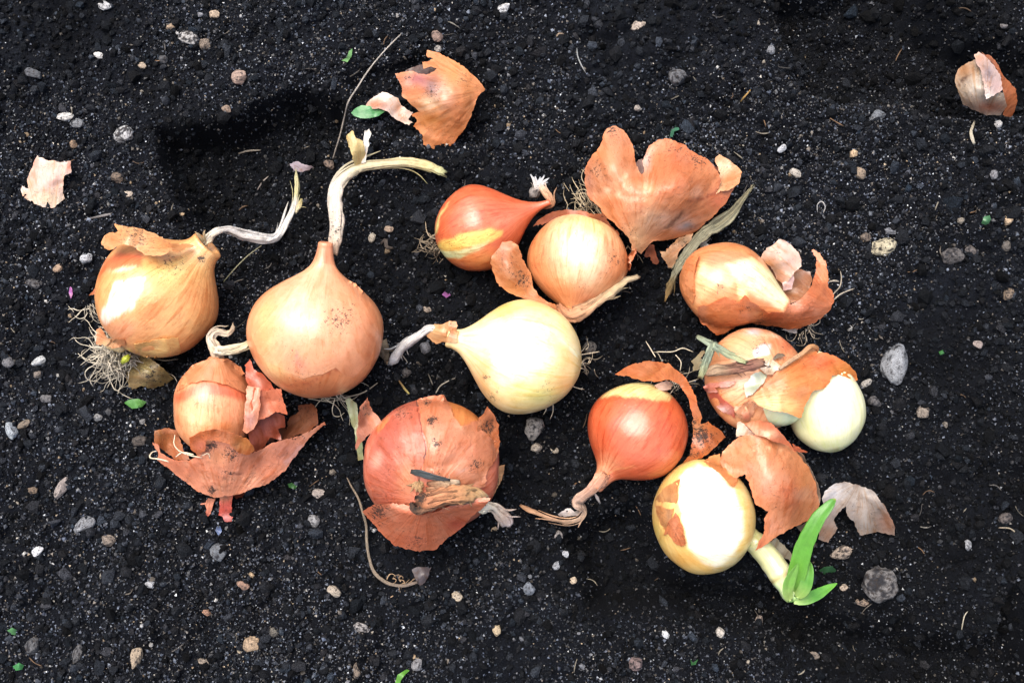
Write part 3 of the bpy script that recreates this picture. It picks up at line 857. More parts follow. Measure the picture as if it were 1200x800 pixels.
sheet(t, 'outer_skin', zC([(150, 285), (165, 235), (210, 185), (280, 158), (340, 160), (390, 190), (425, 250), (432, 300), (400, 285), (330, 255), (250, 240), (190, 258)]), (222, 146, 98), [('b', 262, 425, 20, 8, (224, 160, 110), .6)], drape=C, off=1.6, curl=1.6, cw=3, jag=.25, org=(255, 412), seed=15)
tube(t, 'dried_sprout', [(256, 420, 80, 15), (252, 408, 86, 13), (247, 396, 88, 11), (254, 388, 88, 10), (266, 390, 84, 10), (272, 386, 80, 8), (273, 379, 78, 2)], [(0, (220, 196, 160)), (.4, (230, 214, 190)), (1, (218, 196, 168))], flat=.55, crumple=.5, ridges=.4, seed=9, roll=1.5)
tube(t, 'dried_sprout', [(252, 411, 90, 10), (266, 410, 90, 12), (282, 406, 86, 10), (294, 399, 82, 7), (305, 387, 78, 1.5)], [(0, (236, 224, 200)), (.6, (234, 220, 176)), (1, (222, 204, 150))], flat=.5, crumple=.45, ridges=.3, seed=10, roll=1.0)
# cup: inner left, inner right, outer wall, inner tab, tip
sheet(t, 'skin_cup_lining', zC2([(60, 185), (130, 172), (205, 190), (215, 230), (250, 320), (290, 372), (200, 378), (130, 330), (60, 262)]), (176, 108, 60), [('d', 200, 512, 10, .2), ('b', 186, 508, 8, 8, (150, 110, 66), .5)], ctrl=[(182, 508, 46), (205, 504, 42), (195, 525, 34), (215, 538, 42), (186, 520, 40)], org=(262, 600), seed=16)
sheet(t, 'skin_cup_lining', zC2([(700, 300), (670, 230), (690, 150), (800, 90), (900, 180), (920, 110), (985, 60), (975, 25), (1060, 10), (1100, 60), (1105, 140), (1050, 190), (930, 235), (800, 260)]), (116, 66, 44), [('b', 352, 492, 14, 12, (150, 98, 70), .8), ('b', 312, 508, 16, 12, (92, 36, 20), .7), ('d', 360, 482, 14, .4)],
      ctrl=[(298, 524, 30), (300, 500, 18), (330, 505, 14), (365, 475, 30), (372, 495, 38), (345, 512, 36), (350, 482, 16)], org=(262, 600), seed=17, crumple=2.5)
sheet(t, 'skin_cup', zC2([(45, 262), (80, 275), (100, 330), (165, 365), (210, 378), (290, 376), (330, 350), (400, 250), (520, 265), (600, 320), (690, 330), (800, 270), (930, 235), (1050, 195), (1150, 135), (1155, 150), (1045, 235), (990, 310), (900, 430), (790, 525), (640, 575), (560, 600), (470, 612), (420, 608), (330, 570), (230, 490), (120, 405), (78, 375), (85, 330)]),
      (222, 146, 112), [('b', 215, 545, 22, 16, (226, 138, 100), .7), ('b', 300, 545, 20, 14, (176, 104, 74), .6), ('b', 335, 530, 14, 10, (188, 124, 110), .7), ('p', zC2([(880, 380), (960, 290), (1030, 235), (1000, 310), (900, 425)]), (200, 158, 160), 3, .7),
       ('b', 255, 535, 14, 12, (216, 146, 96), .7), ('b', 262, 575, 26, 8, (206, 140, 108), .6), ('d', 247, 520, 9, .9), ('d', 272, 532, 9, .8), ('d', 248, 574, 5, .95), ('d', 268, 556, 8, .5), ('d', 345, 508, 12, .5), ('l', zC2([(500, 490), (560, 465), (620, 470)]), 1.2, (120, 60, 40), .7), ('l', zC2([(450, 590), (520, 500), (640, 490), (720, 510)]), 2.0, (222, 160, 126), .5)],
      ctrl=[(180, 520, 44), (200, 537, 54), (240, 516, 80), (275, 520, 78), (297, 530, 62), (320, 517, 58), (345, 508, 52), (380, 496, 36), (186, 540, 34), (216, 560, 38), (247, 582, 36), (275, 580, 36), (318, 562, 36), (352, 527, 34), (255, 550, 64), (300, 548, 48)], org=(262, 605), seed=18, crumple=1.6, curl=1.0)
sheet(t, 'skin_tab', zC2([(280, 235), (330, 205), (400, 182), (480, 180), (560, 200), (640, 235), (690, 280), (700, 310), (670, 345), (600, 330), (530, 270), (450, 255), (390, 250), (380, 320), (330, 345), (290, 310)]), (214, 122, 62), [('b', 285, 520, 14, 10, (206, 138, 66), .8), ('b', 235, 522, 9, 8, (226, 140, 118), .7), ('d', 250, 522, 8, .7)], drape=C, ctrl=[(225, 515, 92), (262, 506, 104), (296, 528, 76), (250, 522, 92)], off=3, curl=1.5, org=(262, 590), seed=19)
sheet(t, 'torn_skin', zC([(413, 262), (462, 268), (464, 330), (455, 390), (440, 425), (412, 438), (396, 430), (406, 370)]), (210, 138, 104), [('b', 297, 462, 5, 14, (216, 150, 126), .7), ('b', 292, 492, 6, 10, (214, 170, 168), .7)], ctrl=[(290, 453, 84), (304, 454, 86), (287, 486, 86), (302, 486, 84), (286, 503, 82)], drape=C, off=3.4, org=(290, 410), seed=21, crumple=1.4)
sheet(t, 'torn_skin', zC([(440, 268), (480, 282), (540, 272), (550, 310), (566, 372), (520, 358), (480, 385), (440, 400), (425, 330)]), (216, 124, 84), ctrl=[(304, 460, 84), (329, 456, 76), (336, 486, 62), (303, 483, 80)], org=(290, 410), seed=22, curl=1.5)
sheet(t, 'torn_skin', zC([(405, 185), (425, 160), (440, 200), (480, 225), (520, 275), (470, 300), (430, 290), (410, 240)]), (196, 96, 66), [('b', 304, 448, 7, 5, (206, 150, 136), .6)], ctrl=[(289, 424, 72), (300, 442, 74), (318, 455, 72), (296, 450, 78)], org=(260, 410), seed=23)
sheet(t, 'torn_skin', zC([(425, 390), (490, 350), (555, 372), (558, 420), (530, 425), (545, 465), (500, 455), (470, 500), (430, 510), (420, 450)]), (158, 78, 52), ctrl=[(300, 495, 62), (328, 494, 52), (312, 512, 48), (298, 520, 56)], org=(290, 410), seed=24, crumple=2.5)
sheet(t, 'skin_tip', zC2([(472, 600), (560, 590), (552, 640), (555, 765), (510, 768), (490, 730), (470, 725), (478, 660)]), (204, 84, 66), [('b', 262, 583, 10, 5, (214, 150, 110), .9), ('b', 266, 606, 6, 4, (222, 168, 168), .9)], ctrl=[(258, 580, 24), (272, 580, 24), (262, 608, 10), (270, 595, 18)], org=(264, 540), vk=2, seed=25)
sheet(t, 'skin_tip', zC2([(405, 622), (445, 625), (435, 680), (400, 745), (388, 730), (395, 690), (385, 660), (350, 660), (390, 648)]), (224, 150, 118), [('b', 243, 603, 3, 5, (206, 80, 60), .9)], ctrl=[(248, 584, 18), (243, 605, 6), (240, 592, 12)], org=(250, 560), vk=2, seed=26)
sheet(t, 'skin_tip', zC2([(565, 600), (640, 572), (630, 608), (575, 628)]), (150, 66, 40), ctrl=[(275, 580, 14), (286, 578, 10), (278, 584, 8)], seed=27)
roots(t, 'root_tuft', [[(205, 510, 50, 1.4), (204, 520, 52, 1.6), (210, 528, 60, 1.8), (222, 533, 70, 2), (236, 536, 76, 1.6)], [(206, 535, 56, 1.2), (214, 530, 62, 1.6), (226, 532, 72, 1.8)], [(199, 541, 48, 1.6), (188, 538, 44, 1.8), (176, 536, 30, 1.8), (178, 530, 26, 1.4), (184, 528, 26, 1)], [(236, 534, 80, 1.5), (244, 531, 84, 1.5), (246, 537, 84, 1.2)]], (216, 196, 166), 7)

# ---- onion D: broad reddish onion seen from its dried neck
zD = ZM(390, 440, 3.078); zD2 = ZM(430, 530, 6.667)
t = Thing('onion', 505, 556, 'broad reddish-brown onion facing up with a dried brown neck stem', 'onion', ONIONS)
on = (497, 588)
Dn = Bulb(t, (505, 549), 80, (-.08, 1), 55, (206, 114, 84), [
    ('b', 460, 505, 26, 34, (202, 104, 86), .8), ('b', 440, 540, 10, 12, (230, 168, 150), .7), ('b', 472, 592, 36, 20, (220, 132, 90), .7), ('b', 482, 628, 24, 14, (218, 124, 82), .6), ('b', 535, 612, 12, 8, (188, 72, 52), .8), ('b', 463, 620, 10, 10, (214, 154, 124), .7), ('b', 482, 560, 14, 26, (226, 156, 108), .6), ('b', 555, 590, 16, 16, (216, 128, 84), .6),
    ('p', zD([(395, 62), (420, 75), (470, 90), (500, 115), (540, 160), (500, 172), (462, 190), (430, 140), (410, 110)]), (204, 126, 56), 1.4, .95), ('p', zD([(150, 190), (200, 140), (205, 200), (180, 215)]), (206, 130, 66), 1.5, .8), ('d', 444, 600, 13, .8), ('d', 470, 482, 16, .5), ('d', 485, 632, 12, .5), ('d', 488, 474, 6, .9), ('l', zD([(340, 260), (325, 320), (300, 380)]), 1.4, (150, 84, 66), .7), ('l', zD([(205, 205), (255, 140), (300, 90)]), 1.4, (110, 60, 50), .8)],
    prof=[(-.74, 0), (-.77, .2), (-.70, .5), (-.52, .80), (-.24, .965), (.03, 1.0), (.28, .94), (.48, .80), (.64, .60), (.76, .40), (.83, .24), (.88, .15), (.95, .12), (.96, 0)], rl=1.25, nl=1.0, seed=6, lump=.03, mt=M_RED)
sheet(t, 'outer_skin', zD([(200, 165), (240, 115), (300, 90), (318, 180), (335, 260), (322, 330), (300, 400), (300, 450), (240, 470), (150, 460), (135, 400), (122, 340), (130, 280), (160, 215)]), (204, 110, 84), [('b', 452, 505, 20, 30, (198, 98, 82), .7), ('b', 440, 540, 8, 9, (232, 176, 160), .8), ('b', 478, 562, 12, 26, (226, 156, 108), .7), ('d', 470, 482, 14, .5)], drape=Dn, off=2.0, ridge=.5, crumple=1.1, fold=.8, curl=1.2, cw=3, org=on, seed=98, label='reddish outer skin on the left side')
sheet(t, 'outer_skin', zD([(108, 490), (142, 468), (200, 462), (255, 462), (300, 480), (320, 500), (370, 492), (430, 462), (500, 440), (570, 440), (545, 470), (500, 510), (470, 545), (420, 580), (372, 627), (300, 632), (220, 612), (180, 570), (122, 512)]), (214, 124, 86), [('b', 445, 600, 12, 8, (206, 120, 86), .6), ('b', 480, 632, 20, 8, (210, 112, 76), .6), ('b', 535, 614, 12, 8, (188, 76, 54), .8), ('d', 443, 600, 12, .8), ('d', 485, 634, 12, .5)],
    drape=Dn, ctrl=[(426, 600, 72), (450, 622, 68), (480, 644, 58), (510, 643, 58), (540, 612, 92), (490, 612, 108), (450, 600, 104)], off=.5, ridge=.3, crumple=.6, fold=.8, solid=.15, org=on, seed=28)
sheet(t, 'outer_skin', zD([(305, 85), (345, 75), (400, 70), (430, 130), (460, 185), (525, 160), (540, 200), (600, 245), (590, 300), (560, 340), (550, 400), (500, 420), (420, 380), (350, 370), (320, 340), (342, 265), (322, 180)]),
      (214, 138, 100), [('b', 500, 480, 18, 20, (214, 130, 88), .7), ('b', 540, 520, 30, 20, (222, 148, 114), .7), ('b', 565, 545, 10, 20, (214, 132, 86), .6), ('d', 507, 492, 7, .95), ('d', 512, 520, 6, .8), ('d', 558, 543, 8, .6), ('d', 500, 470, 6, .7), ('b', 540, 552, 5, 4, (226, 176, 160), .8), ('d', 515, 558, 10, .4)],
      drape=Dn, off=4.2, curl=2, cw=4, org=on, seed=29, crumple=1.6, label='salmon outer skin with dark mould spots')
sheet(t, 'skin_flap', zD([(85, 268), (90, 150), (100, 110), (125, 78), (142, 128), (165, 150), (190, 185), (202, 205), (172, 246), (150, 225), (135, 210), (110, 235)]), (206, 140, 118), [('p', zD([(85, 130), (125, 78), (142, 128), (120, 180), (90, 190)]), (116, 62, 46), 3, .85), ('b', 450, 505, 8, 8, (222, 166, 150), .7), ('d', 428, 480, 10, .5)],
      ctrl=[(418, 526, 44), (420, 490, 66), (431, 468, 74), (452, 503, 92), (446, 520, 90), (434, 508, 80)], org=on, seed=30, crumple=2)
sheet(t, 'skin_flap', zD([(528, 150), (545, 135), (556, 112), (580, 140), (598, 185), (605, 235), (590, 295), (560, 330), (545, 345), (520, 300), (530, 230), (520, 190)]), (198, 122, 78), [('d', 572, 500, 10, .85), ('b', 572, 492, 6, 12, (150, 88, 56), .8), ('b', 570, 530, 8, 20, (216, 138, 90), .7)],
      ctrl=[(562, 490, 92), (571, 477, 84), (585, 515, 74), (570, 545, 100), (560, 520, 106)], org=on, seed=31, curl=2)
sheet(t, 'skin_flap', zD([(550, 350), (585, 332), (622, 322), (612, 370), (595, 405), (565, 450), (545, 430)]), (204, 158, 112), [('d', 580, 565, 7, .98), ('b', 580, 560, 7, 8, (216, 190, 150), .7), ('b', 572, 580, 6, 6, (210, 120, 70), .7)], ctrl=[(569, 554, 88), (592, 545, 60), (583, 572, 62), (572, 585, 76)], org=on, seed=32, curl=1)
# dried neck stem in folds
zs = 138
tube(t, 'dried_neck', [zD2([(400, 380)])[0] + (zs - 4, 15), zD2([(500, 365)])[0] + (zs + 6, 19), zD2([(620, 340)])[0] + (zs + 8, 18), zD2([(740, 325)])[0] + (zs, 17), zD2([(840, 330)])[0] + (zs - 14, 17), zD2([(900, 395)])[0] + (zs - 34, 15)],
     [(0, (112, 70, 44)), (.15, (188, 120, 78)), (.5, (204, 140, 92)), (.8, (222, 176, 118)), (1, (226, 206, 166))], [('d', 494, 582, 8, .95)], flat=.55, crumple=.35, ridges=.5, seed=12)
tube(t, 'dried_neck', [zD2([(470, 290)])[0] + (zs - 4, 7), zD2([(560, 290)])[0] + (zs + 6, 8), zD2([(670, 285)])[0] + (zs + 4, 8), zD2([(750, 270)])[0] + (zs - 2, 4)], [(0, (170, 116, 80)), (.5, (206, 160, 120)), (1, (190, 160, 130))], flat=.6, crumple=.3, ridges=.4, seed=13)
tube(t, 'dried_neck', [zD2([(480, 245)])[0] + (zs - 8, 5), zD2([(570, 240)])[0] + (zs + 2, 7), zD2([(660, 235)])[0] + (zs, 7), zD2([(720, 232)])[0] + (zs - 4, 4)], [(0, (190, 130, 92)), (.5, (222, 186, 150)), (1, (210, 190, 160))], flat=.6, crumple=.3, ridges=.4, seed=14)
tube(t, 'dried_neck', [zD2([(350, 400)])[0] + (zs - 8, 6), zD2([(385, 455)])[0] + (zs - 4, 8), zD2([(480, 430)])[0] + (zs + 2, 8), zD2([(580, 395)])[0] + (zs + 2, 6), zD2([(700, 385)])[0] + (zs - 4, 5), zD2([(800, 390)])[0] + (zs - 14, 3)], [(0, (70, 50, 38)), (.3, (120, 84, 60)), (.6, (180, 130, 96)), (1, (200, 170, 140))], [('d', 487, 594, 8, .7)], flat=.6, crumple=.35, ridges=.5, seed=15)
tube(t, 'dried_neck', [zD2([(430, 215)])[0] + (zs - 12, 9), zD2([(400, 260)])[0] + (zs - 10, 12), zD2([(420, 300)])[0] + (zs - 8, 6)], [(0, (216, 176, 124)), (1, (206, 160, 110))], flat=.4, crumple=.4, seed=16)
tube(t, 'dried_stem_end', [zD2([(860, 390)])[0] + (zs - 24, 14), zD2([(900, 420)])[0] + (zs - 36, 15), zD2([(980, 430)])[0] + (zs - 52, 11), zD2([(1050, 490)])[0] + (zs - 70, 13), zD2([(1100, 550)])[0] + (zs - 86, 13), zD2([(1110, 580)])[0] + (zs - 92, 4)], [(0, (236, 222, 186)), (.3, (240, 234, 214)), (.6, (224, 198, 178)), (.85, (228, 210, 204)), (1, (180, 150, 120))], flat=.4, crumple=.6, ridges=.5, seed=17)
tube(None, 'dark_leaf_strip', [zD2([(350, 150)])[0] + (139, 5), zD2([(420, 165)])[0] + (144, 7), zD2([(520, 190)])[0] + (146, 6), zD2([(640, 212)])[0] + (145, 3)], [(0, (60, 66, 66)), (.5, (86, 96, 100)), (1, (60, 62, 66))], flat=.35, crumple=.3, ridges=.4, seed=18)
tag(bpy.data.objects['dark_leaf_strip'], 'narrow dark grey leaf scrap lying on the broad reddish onion', 'leaf scrap')

# ---- onion E: red-orange with yellow patch, neck to the right
zE = ZM(490, 190, 4.0)
t = Thing('onion', 565, 272, 'red-orange onion with a yellow-green patch and roots on its left end', 'onion', ONIONS)
E = Bulb(t, (564, 267), 51, (1, -.36), 8, (208, 96, 48), [
    ('b', 560, 250, 40, 22, (216, 108, 66), .6), ('b', 590, 258, 20, 10, (222, 132, 96), .6), ('b', 535, 300, 40, 14, (214, 128, 58), .8), ('b', 570, 306, 24, 10, (220, 134, 62), .8),
    ('p', zE([(95, 375), (200, 340), (340, 312), (392, 322), (385, 350), (300, 395), (190, 445), (130, 450), (88, 405)]), (232, 200, 92), 2.5, .92),
    ('p', zE([(85, 400), (130, 418), (190, 415), (290, 390), (340, 365), (300, 402), (190, 447), (130, 450), (92, 425)]), (206, 224, 168), 2, .9),
    ('p', zE([(140, 195), (110, 225), (82, 290), (78, 340), (90, 330), (100, 270), (125, 225)]), (214, 220, 140), 1.5, .9), ('d', 535, 282, 18, .4), ('d', 555, 255, 20, .2)],
    prof=[(-.80, 0), (-.835, .08), (-.83, .2), (-.72, .52), (-.5, .80), (-.22, .965), (.05, 1.0), (.3, .93), (.55, .76), (.8, .53), (1.0, .34), (1.2, .2), (1.4, .11), (1.56, .075), (1.68, .06), (1.69, 0)], rl=1.28, mt=M_RED, seed=7, sink=4)
tube(t, 'dried_neck', [(638, 241, 46, 7), (645, 240, 46, 6), (646, 236, 46, 7), (641, 229, 44, 9), (636, 221, 40, 7), (632, 217, 36, 5)], [(0, (198, 110, 74)), (.3, (206, 140, 96)), (.7, (212, 168, 130)), (1, (220, 204, 190))], flat=.5, crumple=.3, ridges=.4, seed=19)
for i, (x1, y1) in enumerate([(622, 205), (627, 207), (633, 208), (638, 206), (643, 209), (641, 214)]):
    tube(t, 'frayed_fibre', [(628 + i * .8, 222, 38, 4), ((628 + x1) / 2 + 1, (219 + y1) / 2, 36, 3.6), (x1, y1, 30 + i, 1.6)], [(0, (214, 206, 200)), (1, (226, 232, 240))], flat=.5, crumple=.3, seed=20 + i)
tube(t, 'neck_bud', [(622, 231, 24, 4), (626, 227, 28, 13), (630, 221, 34, 9), (632, 217, 36, 4)], [(0, (130, 126, 124)), (.5, (156, 150, 146)), (1, (196, 186, 176))], crumple=.25, seed=27)
roots(t, 'root_tuft', tuft(510, 284, 40, 178, 42, 34, 22, 41, w=1.3, wander=1.0, src=5) + tuft(511, 292, 30, 120, 30, 10, 20, 42, w=1.1, wander=.8, src=4), (156, 138, 112), 8)

# ---- onion F: golden with bright top, pointed end down
t = Thing('onion', 676, 310, 'round golden onion with its pointed neck towards the bottom beside the empty skin', 'onion', ONIONS)
F_ = Bulb(t, (677, 306), 57.5, (-.12, 1), 14, (224, 148, 86), [
    ('b', 682, 290, 32, 42, (250, 228, 190), .9), ('b', 690, 262, 26, 14, (232, 206, 126), .8), ('b', 632, 300, 14, 34, (212, 116, 58), .7), ('b', 722, 320, 14, 28, (210, 122, 66), .7), ('b', 650, 345, 24, 14, (214, 124, 66), .6), ('b', 690, 350, 18, 12, (208, 118, 74), .6), ('d', 722, 304, 14, .42), ('d', 684, 334, 8, .3), ('d', 628, 310, 12, .25)],  # first blob is the blown-out highlight, painted as pale colour
    prof=[(-.80, 0), (-.835, .08), (-.83, .2), (-.72, .52), (-.5, .80), (-.22, .965), (.05, 1.0), (.3, .95), (.52, .81), (.7, .63), (.84, .44), (.94, .29), (1.02, .18), (1.1, .12), (1.16, .09), (1.17, 0)], rl=1.16, seed=8)
sheet(t, 'skin_flap', zE([(350, 395), (370, 375), (440, 370), (470, 390), (490, 460), (530, 520), (540, 590), (580, 640), (640, 665), (720, 738), (690, 742), (640, 690), (600, 668), (500, 642), (420, 612), (370, 562), (340, 480)]), (204, 134, 80), [('b', 590, 300, 8, 16, (176, 114, 82), .7), ('d', 612, 328, 10, .8), ('d', 600, 312, 12, .4), ('b', 600, 342, 18, 8, (216, 142, 76), .7)],
      ctrl=[(577, 288, 66), (600, 283, 72), (612, 305, 64), (623, 330, 56), (640, 352, 52), (668, 374, 46), (596, 342, 58), (576, 312, 60), (595, 315, 78)], org=(660, 372), seed=34, curl=1.2, crumple=2, label='brown skin flap curling out from the neck')
sheet(t, 'skin_shell', zE([(538, 302), (560, 275), (600, 248), (650, 232), (700, 221), (770, 228), (830, 244), (870, 240), (900, 295), (945, 340), (930, 362), (890, 330), (850, 295), (760, 252), (680, 256), (600, 285)]), (150, 82, 44), [('b', 690, 250, 26, 5, (186, 110, 66), .7), ('d', 705, 258, 12, .3)],
      ctrl=[(625, 265, 50), (650, 250, 66), (680, 247, 72), (705, 256, 70), (725, 275, 58), (690, 254, 76), (720, 280, 54)], org=(667, 370), seed=35, curl=1.5)
sheet(t, 'skin_shell', zE([(975, 450), (1000, 415), (1022, 405), (1025, 425), (1000, 470), (992, 510), (980, 505)]), (204, 118, 68), ctrl=[(735, 302, 50), (744, 293, 46), (738, 317, 44)], org=(667, 370), seed=36)
tube(t, 'dried_neck', [(655, 358, 56, 6), (664, 369, 56, 17), (676, 367, 58, 19), (690, 360, 62, 13), (704, 350, 62, 12), (714, 342, 60, 15), (724, 334, 56, 13), (734, 328, 50, 8), (747, 324, 42, 8)], [(0, (196, 130, 84)), (.25, (206, 150, 108)), (.5, (202, 166, 126)), (.75, (206, 184, 140)), (1, (226, 206, 168))], flat=.5, crumple=.4, ridges=.45, seed=28, roll=.6)

# ---- onion G: pale yellow-white
zG = ZM(440, 330, 4.615)
t = Thing('onion', 610, 420, 'pale cream-yellow onion in the centre with a white curved leaf on its left', 'onion', ONIONS)
G = Bulb(t, (611, 417), 67, (-1, -.25), 4, (236, 212, 150), [
    ('b', 602, 408, 46, 34, (252, 248, 230), .95), ('b', 640, 385, 24, 20, (226, 230, 160), .8), ('b', 660, 430, 12, 26, (232, 190, 120), .7), ('b', 566, 440, 16, 26, (232, 180, 124), .8), ('b', 630, 462, 30, 12, (214, 210, 120), .75), ('b', 655, 450, 18, 8, (230, 184, 104), .6),  # near-white centre blob is a highlight put into the colour
    ('b', 590, 360, 34, 10, (226, 200, 110), .75), ('l', zG([(850, 230), (970, 270), (1090, 390)]), 3, (232, 240, 214), .8), ('l', zG([(860, 225), (930, 180), (960, 150)]), 1.2, (206, 186, 110), .5), ('d', 569, 441, 5, .95), ('d', 578, 466, 8, .6), ('d', 642, 456, 14, .42), ('d', 588, 370, 6, .4), ('d', 582, 459, 6, .5)],
    prof=[(-.80, 0), (-.835, .08), (-.83, .2), (-.72, .52), (-.5, .80), (-.22, .965), (.05, 1.0), (.3, .94), (.52, .80), (.7, .62), (.86, .44), (1.0, .3), (1.12, .21), (1.24, .17), (1.36, .15), (1.37, 0)], rl=1.25, nl=.98, mt=M_PALE, seed=10)
sheet(t, 'neck_skin', zG([(440, 218), (400, 212), (360, 230), (320, 228), (282, 232), (295, 262), (270, 290), (300, 320), (325, 340), (370, 325), (400, 328), (438, 330), (448, 270)]), (208, 158, 106), [('b', 530, 388, 4, 14, (190, 116, 78), .7), ('b', 512, 386, 8, 8, (224, 196, 150), .7), ('d', 528, 380, 5, .4)], drape=G, ctrl=[(535, 380, 74), (535, 400, 74), (503, 382, 66), (508, 402, 60), (518, 390, 78)], off=2, org=(470, 380), seed=37, curl=1, crumple=1.8)
tube(t, 'dried_leaf', [(516, 387, 66, 9), (503, 385, 66, 9), (490, 393, 58, 10), (478, 401, 44, 10), (468, 411, 30, 10), (462, 420, 20, 12), (458, 425, 16, 8)], [(0, (214, 200, 168)), (.2, (226, 226, 226)), (.9, (224, 228, 234)), (1, (206, 206, 206))], flat=.75, crumple=.2, ridges=.2, seed=29)
roots(t, 'root_tuft', tuft(680, 424, 36, 0, 55, 22, 16, 51, w=1.2, wander=.8, src=6) + [[(678, 416, 40, 1.2), (690, 414, 20, 1.3), (702, 412, 10, 1)], [(670, 452, 26, 1.2), (678, 455, 14, 1.2), (684, 456, 8, 1)], [(648, 470, 16, 1.2), (648, 482, 8, 1.2), (645, 490, 6, .8)], [(639, 474, 12, 1.2), (640, 480, 8, 1.2), (637, 485, 6, .8)]], (206, 190, 160), 9)

# ---- H: big empty torn skin
zH = ZM(660, 130, 3.808)
t = Thing('onion_skin', 765, 240, 'large empty orange onion skin shell torn into lobes above the golden onion', 'onion skin', 'loose onion skins')
oh = (746, 292)
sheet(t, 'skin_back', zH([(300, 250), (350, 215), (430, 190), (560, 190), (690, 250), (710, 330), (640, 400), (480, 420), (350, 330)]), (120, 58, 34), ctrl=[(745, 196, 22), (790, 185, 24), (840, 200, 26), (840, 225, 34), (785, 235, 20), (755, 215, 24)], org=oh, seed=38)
sheet(t, 'skin_fold', zH([(676, 225), (680, 205), (700, 194), (748, 224), (798, 275), (780, 325), (740, 350), (680, 370), (690, 310), (700, 275)]), (210, 162, 118), [('b', 850, 200, 10, 8, (226, 192, 156), .7), ('b', 858, 215, 10, 8, (200, 140, 90), .6), ('d', 857, 190, 10, .3)], ctrl=[(838, 188, 34), (846, 182, 36), (868, 202, 48), (858, 217, 56), (842, 222, 54), (845, 208, 42)], org=oh, seed=41)
sheet(t, 'skin_shell', zH([(95, 260), (115, 222), (165, 155), (180, 105), (195, 80), (230, 68), (272, 85), (308, 150), (325, 225), (335, 262), (350, 285), (362, 270), (354, 225), (375, 172), (405, 140), (432, 125), (480, 128), (540, 153), (590, 188), (650, 220), (695, 275), (706, 310), (692, 345), (680, 362), (740, 330), (796, 274), (772, 328), (722, 420), (660, 480), (600, 530), (520, 564), (440, 580), (400, 580), (385, 592), (368, 615), (350, 640), (330, 628), (310, 622), (298, 570), (200, 480), (120, 390), (93, 320)]), (216, 140, 90), [
    ('b', 722, 160, 14, 14, (200, 124, 82), .7), ('b', 690, 212, 6, 22, (210, 150, 128), .7), ('b', 745, 280, 16, 20, (232, 196, 150), .8), ('b', 765, 258, 18, 14, (232, 196, 160), .8), ('b', 795, 185, 26, 18, (208, 112, 70), .75), ('b', 785, 215, 30, 14, (216, 126, 84), .7),
    ('b', 757, 190, 5, 12, (200, 182, 176), .85), ('b', 759, 220, 10, 7, (238, 200, 164), .9), ('b', 735, 218, 5, 8, (232, 196, 160), .8), ('b', 725, 228, 4, 4, (238, 208, 172), .8), ('b', 712, 223, 3, 3, (238, 208, 172), .8), ('b', 733, 206, 3, 4, (238, 208, 172), .7), ('b', 816, 226, 8, 6, (232, 172, 140), .8),
    ('b', 792, 258, 26, 8, (230, 192, 168), .85), ('b', 802, 266, 12, 4, (176, 164, 170), .8), ('b', 842, 234, 14, 12, (208, 108, 68), .7), ('b', 806, 263, 6, 3, (126, 146, 166), .7), ('p', zH([(455, 522), (480, 495), (530, 450), (535, 460), (505, 495), (470, 525)]), (122, 74, 52), 1.5, .9),
    ('l', zH([(706, 310), (680, 362), (620, 392), (560, 402)]), 1.6, (150, 70, 46), .7), ('l', zH([(345, 300), (342, 380), (352, 460)]), 1.4, (190, 108, 66), .6), ('d', 718, 152, 10, .6), ('d', 700, 200, 12, .45), ('d', 740, 272, 10, .35), ('d', 818, 188, 10, .6), ('d', 790, 172, 16, .4), ('d', 760, 185, 8, .4)],
    ctrl=[(720, 148, 62), (742, 180, 68), (688, 195, 48), (715, 195, 88), (738, 215, 88), (690, 225, 46), (715, 255, 66), (745, 262, 74), (742, 292, 46), (762, 283, 44), (758, 240, 92), (751, 206, 78), (753, 190, 60), (775, 163, 58), (810, 178, 62), (845, 208, 56), (836, 226, 60), (800, 210, 100), (775, 215, 102), (868, 203, 48), (850, 236, 46), (820, 266, 32), (780, 282, 30), (800, 240, 86)], org=oh, seed=39, curl=.8, crumple=1.8, label='orange torn shell with two rounded lobes')
roots(t, 'root_tuft', tuft(690, 240, 30, 240, 40, 44, 34, 61, w=1.3, wander=1.1, src=9) + tuft(712, 258, 44, 225, 22, 16, 44, 62, w=1.2, wander=.6, src=5) + tuft(738, 292, 30, 90, 22, 6, 30, 63, w=1.1, src=4), (176, 158, 126), 10)

# ---- loose dry bits below the empty skin
t = Thing('dried_leaf_scrap', 795, 296, 'crumpled tan leaf scrap tucked below the large empty skin', 'leaf scrap')
sheet(t, 'scrap', ZM(740, 270, 8.889)([(290, 215), (360, 215), (420, 150), (500, 80), (640, 30), (635, 90), (560, 170), (490, 230), (480, 280), (500, 320), (430, 400), (390, 390), (360, 320), (310, 270)]), (196, 152, 114), [('b', 800, 282, 14, 6, (150, 128, 98), .8), ('d', 800, 284, 12, .4), ('b', 778, 298, 6, 5, (222, 190, 150), .7)], ctrl=[(775, 296, 18), (790, 285, 30), (810, 276, 26), (788, 312, 16), (792, 300, 30)], org=(830, 260), seed=43, crumple=3)
t = Thing('dried_leaf_scrap', 764, 300, 'small reddish-brown scrap hanging under the neck of the large empty skin', 'leaf scrap')
sheet(t, 'scrap', ZM(740, 270, 8.889)([(150, 210), (200, 150), (235, 160), (255, 250), (290, 320), (265, 355), (225, 340), (190, 270), (135, 275)]), (166, 100, 76), ctrl=[(758, 292, 26), (765, 288, 34), (770, 306, 14), (757, 300, 16)], org=(760, 260), seed=44, crumple=2)
